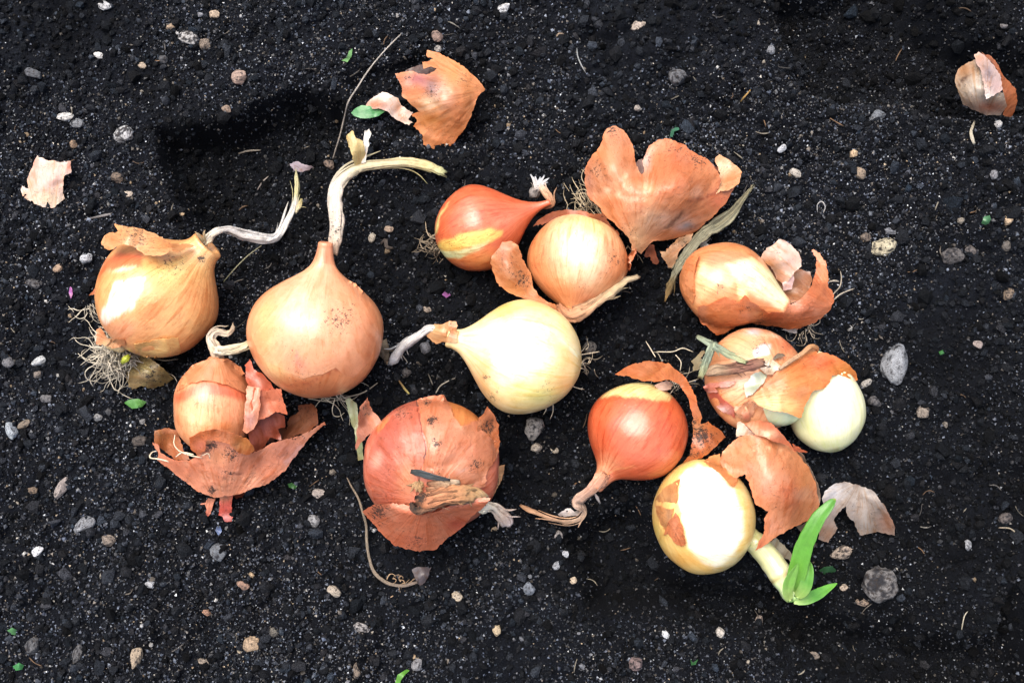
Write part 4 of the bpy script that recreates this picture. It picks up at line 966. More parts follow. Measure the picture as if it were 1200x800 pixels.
tube(None, 'straw_blade', [(881, 220, 14, 3), (872, 231, 18, 6), (858, 250, 22, 10), (843, 262, 26, 13), (828, 271, 32, 12), (815, 283, 32, 9), (804, 299, 28, 11), (795, 312, 24, 10), (790, 322, 18, 6), (787, 332, 14, 8), (783, 342, 10, 6), (780, 350, 8, 2)],
     [(0, (168, 160, 122)), (.3, (150, 148, 120)), (.55, (158, 158, 132)), (.72, (160, 160, 134)), (.8, (120, 104, 66)), (1, (150, 118, 62))], flat=.16, crumple=.3, ridges=.5, seed=31, fibres=14, fold=.25, wob=.3, ragged=2)
tag(bpy.data.objects['straw_blade'], 'grey-green dry leaf blade slanting under the large empty skin', 'dry blade')
tube(None, 'white_stalk', [(818, 284, 10, 5), (826, 288, 14, 8), (834, 294, 14, 5)], [(0, (206, 206, 200)), (1, (216, 216, 206))], crumple=.3, seed=32)
tag(bpy.data.objects['white_stalk'], 'short white stalk bit beside the grey-green dry blade', 'stalk')

# ---- onion I
zI = ZM(770, 260, 5.0)
t = Thing('onion', 862, 340, 'orange onion at upper right with its skin curling open to the right', 'onion', ONIONS)
I_ = Bulb(t, (852, 334), 49, (1, .40), 6, (224, 146, 86), [
    ('p', zI([(400, 250), (500, 215), (560, 215), (630, 265), (710, 345), (775, 460), (740, 525), (670, 480), (600, 440), (530, 400), (470, 330)]), (240, 234, 190), 4, .92),
    ('p', zI([(215, 330), (260, 240), (380, 320), (330, 400), (230, 470)]), (244, 206, 150), 5, .85), ('b', 845, 302, 30, 9, (206, 110, 66), .7), ('b', 806, 330, 8, 26, (208, 116, 56), .8), ('b', 820, 345, 12, 12, (230, 160, 100), .5),
    ('p', zI([(470, 340), (500, 335), (530, 340), (520, 400), (530, 430), (490, 470), (470, 400)]), (248, 226, 160), 2, .9), ('l', zI([(560, 215), (660, 300), (740, 410)]), 2.2, (196, 214, 150), .7), ('d', 846, 338, 8, .4), ('d', 860, 300, 12, .2), ('l', zI([(245, 190), (225, 260), (215, 330)]), 1.5, (180, 92, 44), .6)],
    prof=[(-.80, 0), (-.835, .1), (-.83, .24), (-.72, .54), (-.5, .80), (-.22, .965), (.05, 1.0), (.3, .95), (.6, .82), (.9, .62), (1.15, .44), (1.35, .31), (1.5, .22), (1.56, .12), (1.57, 0)], rl=1.35, seed=11, zc=52)
oi = (985, 365)
sheet(t, 'outer_skin', zI([(135, 330), (150, 260), (190, 210), (248, 188), (225, 260), (214, 330), (225, 430), (210, 480), (160, 420)]), (220, 142, 86), drape=I_, off=1.4, curl=1, cw=3, org=oi, seed=45, jag=.2)
sheet(t, 'skin_lining', zI([(600, 215), (700, 240), (790, 300), (835, 275), (900, 295), (912, 345), (890, 410), (850, 450), (780, 480), (735, 410), (690, 330), (640, 260)]), (168, 112, 66), [('b', 940, 330, 10, 12, (186, 132, 100), .7), ('b', 935, 322, 3, 16, (150, 100, 52), .8), ('b', 948, 318, 8, 3, (206, 200, 206), .8)], ctrl=[(892, 304, 32), (915, 320, 34), (940, 315, 30), (950, 330, 34), (940, 350, 44), (918, 345, 40)], org=oi, seed=46, crumple=2)
sheet(t, 'skin_flap', zI([(612, 190), (640, 152), (680, 130), (710, 102), (745, 108), (785, 132), (825, 180), (846, 220), (844, 262), (800, 300), (770, 345), (735, 362), (700, 335), (690, 290), (660, 255), (602, 232)]), (208, 182, 172), [('b', 900, 308, 12, 6, (196, 134, 66), .85), ('b', 915, 325, 8, 10, (206, 138, 98), .7), ('b', 930, 305, 12, 14, (200, 164, 150), .7), ('b', 906, 292, 8, 8, (222, 206, 198), .7), ('d', 912, 296, 4, .5)],
      ctrl=[(893, 300, 48), (912, 281, 58), (928, 288, 60), (939, 310, 62), (925, 330, 58), (908, 325, 46), (915, 305, 66)], org=oi, seed=47, curl=1.5)
sheet(t, 'skin_flap', zI([(735, 355), (770, 345), (800, 300), (805, 340), (792, 395), (740, 400)]), (222, 190, 190), ctrl=[(917, 331, 54), (930, 322, 56), (928, 340, 50)], org=oi, seed=48)
sheet(t, 'outer_skin', zI([(238, 540), (240, 500), (330, 470), (400, 440), (480, 470), (510, 430), (560, 470), (650, 530), (740, 530), (775, 470), (785, 485), (850, 440), (905, 370), (930, 290), (932, 215), (905, 165), (918, 157), (960, 195), (990, 240), (1003, 300), (1000, 375), (1030, 420), (1042, 465), (1000, 530), (930, 590), (830, 622), (760, 625), (700, 608), (580, 600), (520, 575), (450, 625), (385, 655), (342, 665), (290, 615), (250, 590)]),
      (212, 122, 68), [('b', 850, 372, 26, 16, (214, 128, 66), .7), ('b', 888, 368, 10, 10, (190, 116, 50), .8), ('b', 945, 365, 26, 14, (208, 128, 96), .8), ('b', 966, 320, 6, 24, (214, 134, 80), .7), ('b', 930, 352, 6, 5, (232, 206, 196), .8), ('b', 918, 364, 10, 6, (220, 150, 110), .7), ('d', 892, 376, 10, .5), ('d', 872, 362, 8, .35), ('d', 955, 306, 5, .4), ('l', zI([(985, 430), (975, 395), (960, 380)]), 1.2, (130, 60, 34), .7)],
      drape=I_, ctrl=[(818, 366, 44), (838, 392, 34), (862, 384, 40), (875, 360, 84), (900, 366, 78), (918, 366, 72), (926, 356, 66), (945, 344, 64), (956, 315, 62), (953, 293, 54), (968, 305, 58), (972, 335, 54), (978, 352, 42), (960, 372, 38), (930, 384, 34), (905, 380, 36), (872, 376, 46), (940, 362, 64)], off=2, org=oi, seed=49, curl=.8, crumple=1.4, label='orange skin peeled open and curling up at the right')
sheet(t, 'skin_flap', zI([(730, 630), (790, 625), (825, 630), (820, 652), (785, 645)]), (206, 204, 210), ctrl=[(918, 387, 26), (934, 387, 24), (930, 391, 20)], seed=50)
roots(t, 'root_tuft', [[(976, 345, 40, 1.6), (984, 336, 30, 1.8), (986, 326, 24, 1.6), (985, 318, 20, 1.2)], [(976, 352, 34, 1.6), (986, 344, 22, 1.8), (1001, 338, 12, 1.2)], [(972, 330, 40, 1.4), (978, 329, 30, 2.2), (983, 330, 24, 1.6)]] + tuft(945, 386, 22, 70, 40, 14, 18, 71, w=1.1, wander=1, src=6), (196, 180, 156), 11)

# ---- onion J: double onion with a peeled white half
zJ = ZM(800, 360, 4.0); zJ2 = ZM(810, 380, 10.0); zJ3 = ZM(810, 450, 7.275)
t = Thing('onion', 910, 462, 'double onion at right with peeled pale green bulb showing beside its orange skinned half', 'onion', ONIONS)
J = Bulb(t, (886, 445), 62, (.7, -.5), 64, (230, 164, 114), [('b', 860, 420, 30, 20, (226, 160, 106), .7), ('b', 905, 400, 24, 14, (212, 116, 70), .6), ('b', 925, 405, 14, 10, (206, 98, 54), .7), ('p', zJ([(335, 200), (370, 180), (412, 172), (412, 215), (340, 235)]), (214, 212, 222), 2.5, .85), ('b', 882, 389, 8, 4, (196, 186, 196), .8), ('b', 904, 393, 12, 3, (230, 206, 170), .8), ('b', 832, 470, 10, 34, (206, 120, 62), .7), ('b', 870, 465, 20, 22, (218, 170, 120), .7), ('b', 845, 490, 14, 20, (206, 128, 70), .7), ('d', 890, 405, 12, .45), ('d', 870, 470, 20, .2), ('d', 922, 402, 10, .3)],
    prof=[(-.72, 0), (-.75, .2), (-.68, .5), (-.5, .80), (-.22, .965), (.03, 1.0), (.26, .94), (.46, .80), (.6, .60), (.7, .40), (.76, .22), (.80, .12), (.84, .08), (.85, 0)], seed=12, lump=.02)
JP = Bulb(t, (967, 476), 44, (-.25, -1), 6, (234, 230, 188), [('b', 985, 490, 14, 30, (240, 240, 210), .7), ('b', 945, 500, 12, 24, (216, 218, 160), .7), ('b', 972, 522, 20, 8, (204, 212, 150), .7), ('b', 975, 450, 20, 16, (238, 240, 206), .6), ('b', 980, 528, 5, 3, (176, 170, 100), .7)],
    prof=[(-1.2, 0), (-1.24, .1), (-1.18, .3), (-1.0, .6), (-.65, .88), (-.25, .99), (.1, 1.0), (.45, .93), (.8, .78), (1.1, .57), (1.35, .34), (1.5, .15), (1.55, .08), (1.56, 0)], mt=M_FLESH, name='peeled_bulb', seed=13, zc=50, nT=120, nS=90, label='peeled pale green-white bulb')
JF = Bulb(t, (911, 467), 34, (.4, -1), 20, (226, 228, 188), [('b', 920, 492, 22, 10, (206, 226, 186), .8)], mt=M_FLESH, name='inner_scale', seed=14, zc=70, nT=90, nS=70, rl=1.1, nl=.9, label='pale inner scale showing under the orange hood')
oj = (897, 448)
sheet(t, 'skin_hood', zJ([(470, 270), (515, 235), (560, 208), (600, 180), (632, 190), (630, 212), (665, 212), (720, 230), (780, 268), (812, 310), (822, 340), (806, 347), (770, 325), (735, 312), (700, 322), (690, 350), (662, 382), (615, 388), (590, 430), (575, 460), (556, 515), (520, 508), (470, 490), (400, 480), (350, 455), (325, 425), (370, 375), (430, 315)]),
      (222, 136, 64), [('b', 905, 472, 24, 12, (244, 224, 164), .9), ('b', 925, 478, 14, 10, (238, 196, 120), .7), ('b', 965, 425, 20, 12, (212, 98, 46), .75), ('b', 900, 448, 14, 10, (214, 116, 66), .7), ('b', 990, 432, 14, 10, (224, 150, 60), .7), ('b', 935, 450, 24, 12, (230, 156, 82), .6), ('l', zJ([(460, 285), (540, 230), (630, 190)]), 2.2, (206, 166, 116), .8), ('d', 940, 420, 10, .2)],
      drape=[J, JP, JF], ctrl=[(917, 428, 108), (950, 410, 84), (980, 418, 84), (1004, 443, 62), (975, 442, 96), (955, 458, 100), (939, 488, 104), (905, 482, 112), (884, 466, 112), (930, 455, 116)], off=2.5, org=(868, 470), seed=51, curl=1.2, crumple=1.0, label='orange skin hood stretched over both bulbs')
tube(t, 'skin_rim', [(x, y, z_, w_) for (x, y), z_, w_ in zip(zJ([(455, 288), (500, 255), (560, 215), (600, 185), (628, 190), (632, 208)]), (116, 112, 104, 96, 90, 86), (4, 5, 5, 6, 5, 3))], [(0, (214, 176, 140)), (.6, (206, 150, 96)), (1, (196, 120, 60))], flat=.6, crumple=.3, seed=33)
sheet(t, 'skin_fold', zJ([(95, 372), (120, 355), (200, 345), (250, 345), (240, 362), (200, 372), (150, 372), (165, 395), (125, 400), (110, 395)]), (222, 158, 146), [('b', 832, 452, 8, 5, (200, 96, 66), .6)], drape=J, off=2.2, curl=1.5, org=oj, seed=52)
sheet(t, 'skin_fold', zJ3([(150, 85), (190, 65), (235, 80), (290, 140), (370, 210), (375, 290), (330, 260), (270, 245), (220, 200), (170, 160)]), (206, 108, 88), [('b', 846, 480, 10, 5, (236, 214, 214), .85), ('b', 835, 466, 8, 6, (200, 96, 78), .6)], drape=J, off=2.6, curl=2.0, cw=3, org=oj, seed=53)
sheet(t, 'skin_fold', zJ3([(395, 330), (420, 320), (470, 360), (540, 425), (500, 440), (440, 440), (385, 455), (390, 390)]), (232, 214, 196), drape=J, ctrl=[(866, 496, 88), (884, 510, 86), (864, 512, 76)], off=2.5, org=oj, seed=54, curl=1)
sheet(t, 'skin_fold', zJ3([(450, 335), (520, 318), (600, 312), (680, 330), (730, 375), (780, 430), (840, 500), (888, 590), (830, 530), (770, 505), (690, 490), (620, 445), (550, 430)]), (206, 116, 70), [('b', 905, 508, 12, 5, (236, 200, 160), .8), ('b', 915, 505, 10, 8, (196, 84, 50), .6), ('b', 885, 500, 10, 6, (218, 150, 96), .7)], ctrl=[(873, 497, 96), (900, 494, 106), (915, 504, 100), (932, 530, 78), (905, 516, 100), (885, 508, 100)], org=oj, seed=55, curl=1.2)
sheet(t, 'skin_fold', zJ3([(860, 505), (920, 530), (990, 575), (970, 582), (900, 575), (880, 560)]), (200, 104, 60), ctrl=[(930, 522, 52), (945, 530, 40), (934, 530, 48)], org=oj, seed=56)
sheet(t, 'skin_crumple', zJ3([(360, 190), (420, 180), (500, 130), (540, 170), (530, 260), (500, 310), (450, 320), (400, 280), (370, 240)]), (206, 150, 112), [('b', 875, 488, 6, 5, (196, 96, 70), .8)], drape=[J, JF], off=2.5, crumple=4, cs=7, org=oj, seed=57)
zj = 124
tube(t, 'dried_neck', [(828, 437, 88, 9), (838, 434, 104, 12), (852, 433, 114, 11), (866, 430, 120, 11), (880, 428, 124, 11), (893, 425, 126, 12)], [(0, (196, 166, 134)), (.3, (190, 160, 128)), (.5, (150, 106, 84)), (.8, (132, 84, 68)), (1, (150, 108, 84))], flat=.5, crumple=.3, ridges=.4, seed=34)
sheet(t, 'neck_scrap', zJ2([(800, 490), (830, 450), (880, 420), (960, 420), (1020, 460), (1080, 510), (1070, 550), (1020, 545), (960, 590), (900, 600), (860, 560), (815, 525)]), (206, 186, 158), [('b', 895, 428, 5, 4, (240, 238, 232), .9), ('b', 912, 432, 5, 3, (240, 236, 228), .9), ('b', 901, 436, 4, 4, (140, 100, 52), .8), ('d', 901, 429, 3, .9)], drape=J, off=6, crumple=3, cs=7, org=oj, seed=58, curl=1.5)
sheet(t, 'neck_scrap', zJ2([(940, 410), (970, 370), (1020, 345), (1070, 350), (1100, 375), (1060, 385), (1000, 400), (970, 415)]), (128, 116, 100), drape=J, off=5, org=oj, seed=59, crumple=1.5)
sheet(t, 'inner_scale', zJ([(288, 395), (292, 360), (330, 312), (362, 300), (392, 318), (380, 352), (340, 390), (302, 425)]), (176, 184, 162), drape=J, off=4, org=oj, seed=60, mt=M_FLESH, label='pale translucent inner scale by the neck')

for nm, path, lab in [
    ('straw_blade', [(817, 394, 74, 5), (826, 399, 92, 7), (840, 407, 110, 9), (856, 416, 122, 8), (873, 424, 126, 6)], 'pale green dry blade lying across the top of the double onion'),
    ('straw_blade', [(836, 403, 108, 8), (831, 415, 104, 9), (826, 428, 96, 9), (821, 441, 86, 8)], 'short pale green dry blade at the left edge of the double onion')]:
    o = tube(None, nm, path, [(0, (176, 190, 158)), (.5, (172, 192, 168)), (1, (190, 196, 140))], flat=.35, crumple=.12, ridges=.4, seed=35)
    tag(o, lab, 'dry blade', 'dry leaf blades')
t = Thing('dried_leaf_scrap', 815, 428, 'ragged grey-tan leaf scrap left of the double onion', 'leaf scrap')
sheet(t, 'scrap', zJ2([(0, 430), (60, 380), (110, 320), (150, 310), (160, 340), (110, 390), (130, 420), (100, 520), (20, 545), (30, 480)]), (176, 168, 138), ctrl=[(812, 424, 60), (824, 412, 84), (820, 430, 70), (812, 434, 56)], seed=61, crumple=2)

# ---- onion K: deep orange-red, thin neck at lower left
zK = ZM(590, 400, 3.333)
t = Thing('onion', 745, 515, 'deep red-orange onion with a pale yellow root end and twisted tan neck', 'onion', ONIONS)
K = Bulb(t, (746, 508), 60, (-.62, .78), 10, (204, 88, 38), [
    ('p', zK([(375, 225), (385, 208), (440, 175), (520, 148), (590, 165), (660, 215), (650, 232), (600, 232), (520, 215), (430, 210)]), (230, 218, 140), 1.6, .96), ('b', 750, 525, 36, 26, (214, 108, 70), .75), ('b', 770, 480, 30, 16, (206, 92, 34), .7), ('b', 700, 500, 12, 30, (206, 92, 44), .5), ('b', 712, 545, 14, 12, (220, 150, 104), .85), ('b', 772, 528, 3, 3, (150, 60, 60), .6), ('s', .80, .93, (214, 150, 110), .9), ('l', zK([(400, 520), (440, 500), (510, 485)]), 1.2, (226, 150, 90), .6)],  # blob after the yellow cap is a painted pinkish highlight
    prof=[(-.80, 0), (-.835, .08), (-.83, .2), (-.72, .52), (-.5, .80), (-.22, .965), (.05, 1.0), (.3, .94), (.52, .79), (.7, .59), (.83, .40), (.93, .27), (1.05, .19), (1.2, .15), (1.34, .12), (1.345, 0)], rl=1.2, mt=M_RED, seed=15)
tube(t, 'dried_neck', [(708, 556, 58, 13), (702, 564, 55, 14), (693, 574, 48, 13), (682, 583, 36, 13), (676, 588, 28, 14), (681, 594, 20, 10), (684, 600, 16, 8), (678, 608, 14, 9), (664, 611, 14, 9), (648, 608, 14, 8), (632, 602, 14, 10), (620, 597, 14, 11), (611, 592, 12, 5)],
     [(0, (216, 146, 108)), (.2, (214, 170, 146)), (.4, (220, 190, 170)), (.6, (214, 180, 150)), (.85, (206, 160, 122)), (1, (196, 146, 104))], flat=.36, crumple=.45, ridges=.45, seed=36, roll=2.2)
sheet(t, 'neck_shred', zK([(212, 672), (240, 655), (290, 650), (310, 660), (290, 680), (240, 685)]), (206, 206, 214), ctrl=[(655, 601, 10), (680, 597, 12), (668, 604, 8)], seed=62)
tube(t, 'neck_shred', [(697, 578, 40, 3), (700, 583, 34, 3.5), (703, 589, 28, 2)], [(0, (216, 200, 190)), (1, (224, 220, 220))], flat=.4, seed=37)
sheet(t, 'skin_ribbon', zK([(436, 130), (465, 108), (500, 90), (570, 75), (650, 90), (710, 140), (750, 210), (772, 290), (770, 325), (800, 310), (830, 335), (866, 370), (800, 440), (740, 470), (694, 478), (728, 440), (740, 370), (735, 320), (742, 300), (725, 230), (690, 170), (650, 150), (600, 160), (530, 150), (480, 132)]),
      (204, 118, 56), [('b', 770, 432, 22, 8, (206, 124, 54), .7), ('b', 812, 470, 6, 22, (214, 120, 58), .7), ('b', 825, 515, 20, 14, (190, 106, 62), .8), ('d', 822, 512, 16, .85), ('d', 815, 530, 12, .6), ('d', 812, 495, 6, .9), ('b', 818, 500, 8, 10, (206, 140, 80), .7)],
      ctrl=[(721, 439, 70), (745, 428, 80), (770, 430, 84), (797, 442, 76), (815, 470, 64), (815, 495, 56), (848, 511, 34), (825, 525, 50), (800, 542, 34), (812, 512, 46)], org=(790, 455), vk=1, seed=63, curl=1.2, crumple=1.2, solid=.35, label='brown skin ribbon curling over from the root end')
sheet(t, 'skin_flap', zK([(590, 170), (640, 150), (660, 165), (655, 185), (625, 195), (605, 190)]), (206, 176, 160), ctrl=[(768, 451, 72), (786, 448, 66), (778, 458, 66)], org=(790, 455), seed=64)
roots(t, 'root_tuft', tuft(786, 452, 40, 320, 36, 20, 26, 81, w=1.1, wander=.9, src=6) + [[(790, 450, 30, 1.2), (805, 448, 20, 1.2), (818, 444, 14, 1)], [(768, 418, 10, 1.2), (762, 408, 8, 1.2), (757, 400, 6, 1)], [(770, 412, 10, 1.2), (788, 412, 9, 1.2), (800, 408, 8, 1.2), (812, 412, 8, 1)], [(792, 416, 10, 1.2), (798, 424, 9, 1.2), (797, 434, 9, 1)], [(776, 424, 10, 1), (771, 414, 8, 1), (765, 412, 8, 1)]], (196, 184, 160), 12)

# ---- onion L: pale, sprouting green
zL = ZM(740, 480, 3.333)
t = Thing('onion', 823, 612, 'pale white-yellow onion at the bottom sprouting a bright green shoot', 'onion', ONIONS)
Lb = Bulb(t, (823, 606), 65, (-1, .06), 32, (236, 200, 118), [
    ('p', zL([(190, 258), (225, 228), (262, 212), (330, 236), (400, 305), (436, 390), (442, 480), (405, 560), (330, 622), (270, 595), (222, 535), (205, 450), (182, 340)]), (250, 250, 238), 3, .95),
    ('b', 776, 600, 12, 26, (206, 138, 76), .7), ('b', 800, 655, 34, 12, (222, 164, 74), .75), ('b', 850, 655, 20, 10, (222, 224, 190), .6), ('b', 765, 625, 10, 18, (230, 206, 100), .7), ('b', 874, 585, 10, 34, (232, 214, 150), .8), ('b', 860, 560, 14, 12, (222, 160, 92), .7), ('l', zL([(150, 440), (100, 520), (130, 590)]), 1.2, (206, 140, 60), .4)],
    prof=[(-.80, 0), (-.835, .08), (-.83, .2), (-.72, .52), (-.5, .80), (-.22, .965), (.05, 1.0), (.3, .94), (.52, .79), (.68, .59), (.78, .40), (.84, .25), (.87, .15), (.88, .06), (.885, 0)], mt=M_PALE, rl=1.1, seed=16)
sheet(t, 'skin_scale', zL([(92, 352), (120, 310), (165, 280), (188, 268), (182, 330), (165, 400), (145, 440), (130, 480), (112, 440), (95, 395)]), (206, 146, 88), [('b', 784, 596, 3, 18, (150, 120, 90), .7), ('b', 775, 580, 8, 14, (222, 172, 112), .6)], drape=Lb, off=1.4, org=(785, 610), seed=65, curl=1, cw=3)
sheet(t, 'skin_scale', zL([(150, 430), (168, 400), (185, 420), (200, 460), (212, 520), (195, 532), (170, 520), (145, 485), (125, 490)]), (204, 122, 70), [('d', 782, 612, 4, .8)], drape=Lb, off=2, org=(785, 610), seed=66, curl=1, cw=3)
sheet(t, 'skin_scale', zL([(280, 200), (310, 180), (345, 170), (355, 210), (380, 250), (420, 275), (400, 300), (340, 245)]), (212, 140, 78), ctrl=[(826, 541, 60), (845, 533, 64), (848, 550, 74), (862, 565, 78)], drape=Lb, off=2, org=(785, 610), seed=67)
tube(t, 'shoot', [(872, 622, 40, 22), (884, 634, 38, 25), (898, 650, 36, 27), (910, 666, 36, 27), (920, 682, 38, 26), (927, 698, 40, 20), (930, 704, 40, 8)], [(0, (206, 206, 140)), (.3, (204, 200, 150)), (.55, (206, 204, 158)), (.6, (176, 160, 106)), (.64, (206, 218, 170)), (.85, (190, 214, 146)), (1, (120, 190, 60))], mt=M_FLESH, crumple=.05, ridges=.06, seed=38, ragged=0)
def leaf(th, name, path, cols, label=None, flat=.14, fold=.3, **k):
    return tube(th, name, path, cols, [('d', path[0][0], path[0][1], 10, .35)], mt=M_GREEN, flat=flat, fold=fold, crumple=.03, ridges=.10, label=label, sides=28, ragged=0, wob=.07, **k)
leaf(t, 'green_leaf', [(926, 700, 42, 12), (930, 686, 54, 20), (936, 664, 66, 22), (942, 642, 76, 21), (950, 624, 84, 18), (960, 606, 90, 16), (970, 594, 92, 13), (975, 588, 92, 9), (979, 584, 91, 3)], [(0, (190, 208, 120)), (.12, (116, 172, 58)), (.3, (100, 166, 48)), (.7, (84, 152, 44)), (.93, (80, 146, 44)), (1, (160, 160, 80))], 'tall bright green leaf of the shoot', roll=.7)
leaf(t, 'green_leaf', [(926, 704, 50, 9), (923, 692, 62, 14), (926, 678, 70, 14), (932, 666, 76, 8), (935, 660, 78, 2)], [(0, (196, 214, 130)), (.4, (128, 180, 76)), (1, (120, 174, 72))], 'short young leaf at the shoot base', roll=-.6)
leaf(t, 'green_leaf', [(934, 700, 48, 10), (942, 690, 58, 15), (947, 676, 64, 14), (949, 664, 66, 9), (948, 656, 66, 2)], [(0, (176, 204, 110)), (.4, (98, 164, 58)), (1, (112, 170, 76))], 'broad young leaf beside the tall leaf', roll=.9)
leaf(t, 'green_leaf', [(930, 704, 44, 9), (944, 702, 42, 13), (958, 696, 38, 13), (970, 689, 34, 9), (981, 683, 30, 2)], [(0, (176, 206, 120)), (.4, (84, 156, 48)), (1, (112, 182, 58))], 'low green leaf pointing right', roll=.6)

# ---- M: loose skin flap between J and L
t = Thing('onion_skin', 905, 575, 'big loose orange skin flap lying between the double onion and the sprouting onion', 'onion skin', 'loose onion skins')
sheet(t, 'skin_flap', zL([(345, 200), (355, 170), (375, 140), (420, 105), (500, 95), (570, 105), (640, 160), (690, 220), (720, 290), (735, 370), (730, 420), (650, 450), (570, 490), (520, 530), (483, 552), (500, 510), (522, 470), (520, 430), (535, 395), (510, 385), (485, 372), (462, 300), (445, 250), (425, 258), (405, 275), (370, 245)]),
      (218, 142, 90), [('b', 880, 530, 24, 14, (216, 144, 84), .6), ('b', 895, 565, 18, 22, (228, 166, 140), .8), ('b', 925, 580, 14, 24, (214, 118, 82), .65), ('b', 945, 560, 10, 30, (222, 150, 90), .6), ('b', 905, 615, 16, 12, (224, 156, 124), .7), ('b', 890, 638, 8, 8, (214, 110, 66), .7), ('b', 878, 550, 10, 8, (206, 160, 130), .6), ('b', 884, 528, 2, 2, (240, 200, 150), .7), ('b', 901, 525, 2, 2, (240, 200, 150), .7), ('b', 915, 527, 2, 2, (240, 200, 150), .7), ('d', 910, 575, 8, .2)],
      ctrl=[(845, 540, 76), (865, 512, 84), (895, 508, 94), (930, 527, 70), (955, 565, 44), (959, 600, 30), (935, 613, 46), (900, 632, 66), (886, 645, 62), (893, 600, 78), (878, 570, 82), (864, 556, 80), (905, 560, 100), (925, 585, 84), (880, 540, 92)], org=(890, 700), seed=68, crumple=1.6, label='orange torn skin')
sheet(t, 'skin_lining', zL([(640, 165), (665, 170), (700, 230), (735, 310), (742, 350), (735, 372), (715, 300), (690, 225)]), (186, 172, 160), ctrl=[(932, 530, 50), (962, 580, 22), (948, 548, 38)], org=(890, 700), seed=69, solid=.22)
sheet(t, 'skin_lining', zL([(640, 452), (690, 440), (730, 425), (740, 440), (700, 470), (670, 482)]), (150, 130, 112), ctrl=[(932, 616, 26), (962, 610, 18), (945, 622, 14)], org=(890, 700), seed=70)
sheet(t, 'skin_lining', zL([(520, 540), (560, 500), (600, 530), (640, 580), (635, 590), (600, 580)]), (168, 160, 138), ctrl=[(900, 638, 30), (912, 632, 30), (932, 656, 10)], org=(890, 700), seed=71)

# ---- loose fragments
t = Thing('onion_skin', 1003, 605, 'silvery translucent skin fragment beside the green shoot', 'onion skin', 'loose onion skins')
sheet(t, 'skin_fragment', zL([(745, 345), (755, 318), (785, 292), (830, 280), (890, 295), (950, 320), (1000, 390), (1030, 460), (1027, 490), (960, 475), (890, 490), (870, 440), (842, 415), (840, 375), (810, 400), (790, 430), (805, 460), (770, 520), (730, 505), (735, 470), (760, 420), (752, 380)]),
      (140, 132, 128), [('b', 975, 575, 14, 14, (150, 156, 172), .8), ('b', 1040, 610, 12, 16, (160, 112, 84), .85), ('b', 970, 625, 12, 12, (150, 112, 80), .85), ('b', 1012, 600, 9, 24, (190, 184, 180), .7), ('b', 1025, 590, 10, 12, (150, 140, 134), .6)],
      ctrl=[(964, 580, 20), (985, 566, 24), (1010, 572, 34), (1030, 590, 34), (1048, 622, 10), (1010, 622, 12), (1000, 600, 26), (972, 630, 4), (978, 605, 20)], org=(1010, 560), seed=72, crumple=1.4, solid=.22)
zN = ZM(380, 30, 4.705)
t = Thing('onion_skin', 520, 120, 'crumpled orange onion skin lying alone at the top of the picture', 'onion skin', 'loose onion skins')
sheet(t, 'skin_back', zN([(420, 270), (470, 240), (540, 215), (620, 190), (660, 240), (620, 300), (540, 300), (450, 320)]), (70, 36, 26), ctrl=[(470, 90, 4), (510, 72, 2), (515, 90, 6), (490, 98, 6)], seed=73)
sheet(t, 'skin_shell', zN([(390, 265), (430, 255), (480, 250), (530, 265), (585, 268), (622, 232), (590, 222), (545, 235), (542, 205), (600, 185), (562, 168), (565, 140), (620, 150), (700, 185), (770, 230), (840, 290), (888, 352), (842, 400), (820, 470), (780, 560), (700, 668), (600, 682), (545, 660), (540, 600), (490, 555), (512, 520), (480, 492), (530, 475), (480, 440), (430, 390), (428, 340)]),
      (212, 140, 84), [('b', 490, 93, 17, 10, (176, 104, 110), .95), ('b', 508, 104, 11, 12, (124, 106, 122), .9), ('b', 522, 108, 12, 16, (226, 180, 162), .85), ('b', 472, 100, 8, 12, (176, 106, 62), .8), ('b', 488, 107, 10, 5, (214, 116, 60), .7), ('b', 535, 90, 14, 20, (220, 152, 82), .7), ('b', 503, 122, 14, 9, (240, 208, 172), .9), ('b', 500, 140, 16, 7, (184, 116, 40), .85), ('b', 540, 130, 12, 24, (220, 140, 80), .7), ('b', 515, 165, 20, 10, (214, 136, 78), .6), ('d', 508, 108, 12, .5), ('d', 545, 92, 10, .4), ('d', 478, 90, 6, .5)],
      ctrl=[(464, 87, 26), (490, 84, 32), (505, 88, 36), (510, 72, 28), (502, 62, 22), (540, 80, 36), (568, 105, 24), (556, 128, 30), (540, 165, 8), (510, 172, 4), (495, 150, 14), (484, 134, 16), (472, 115, 26), (520, 115, 58), (505, 105, 50), (535, 110, 54), (525, 140, 38)], org=(570, 106), seed=74, crumple=2.4, cs=11, curl=1)
t = Thing('onion_skin', 458, 128, 'small white and brown skin scrap beside the crumpled skin at the top', 'onion skin', 'loose onion skins')
sheet(t, 'skin_fragment', zN([(228, 442), (265, 402), (320, 366), (370, 380), (405, 405), (422, 440), (492, 480), (465, 520), (490, 535), (468, 552), (400, 525), (350, 472), (300, 455), (255, 458)]), (222, 206, 198), [('b', 440, 122, 16, 8, (196, 116, 66), .9), ('b', 467, 128, 5, 10, (200, 130, 76), .6), ('b', 452, 112, 8, 4, (214, 196, 190), .7)], ctrl=[(430, 124, 10), (448, 109, 16), (468, 122, 14), (480, 145, 6), (455, 128, 14)], seed=75, crumple=1.6)
t = Thing('green_leaf', 432, 131, 'small oval green leaf under the white and brown skin scrap', 'leaf')
sheet(t, 'leaf_blade', zN([(148, 482), (170, 458), (205, 440), (260, 445), (335, 472), (300, 498), (250, 512), (200, 512), (165, 498)]), (84, 150, 92), [('d', 425, 135, 6, .4)], ctrl=[(412, 132, 6), (430, 126, 10), (450, 130, 7), (430, 138, 7)], org=(410, 132), seed=76, mt=M_GREEN, jag=.1, crumple=.6)
zT = ZM(1060, 30, 5.336)
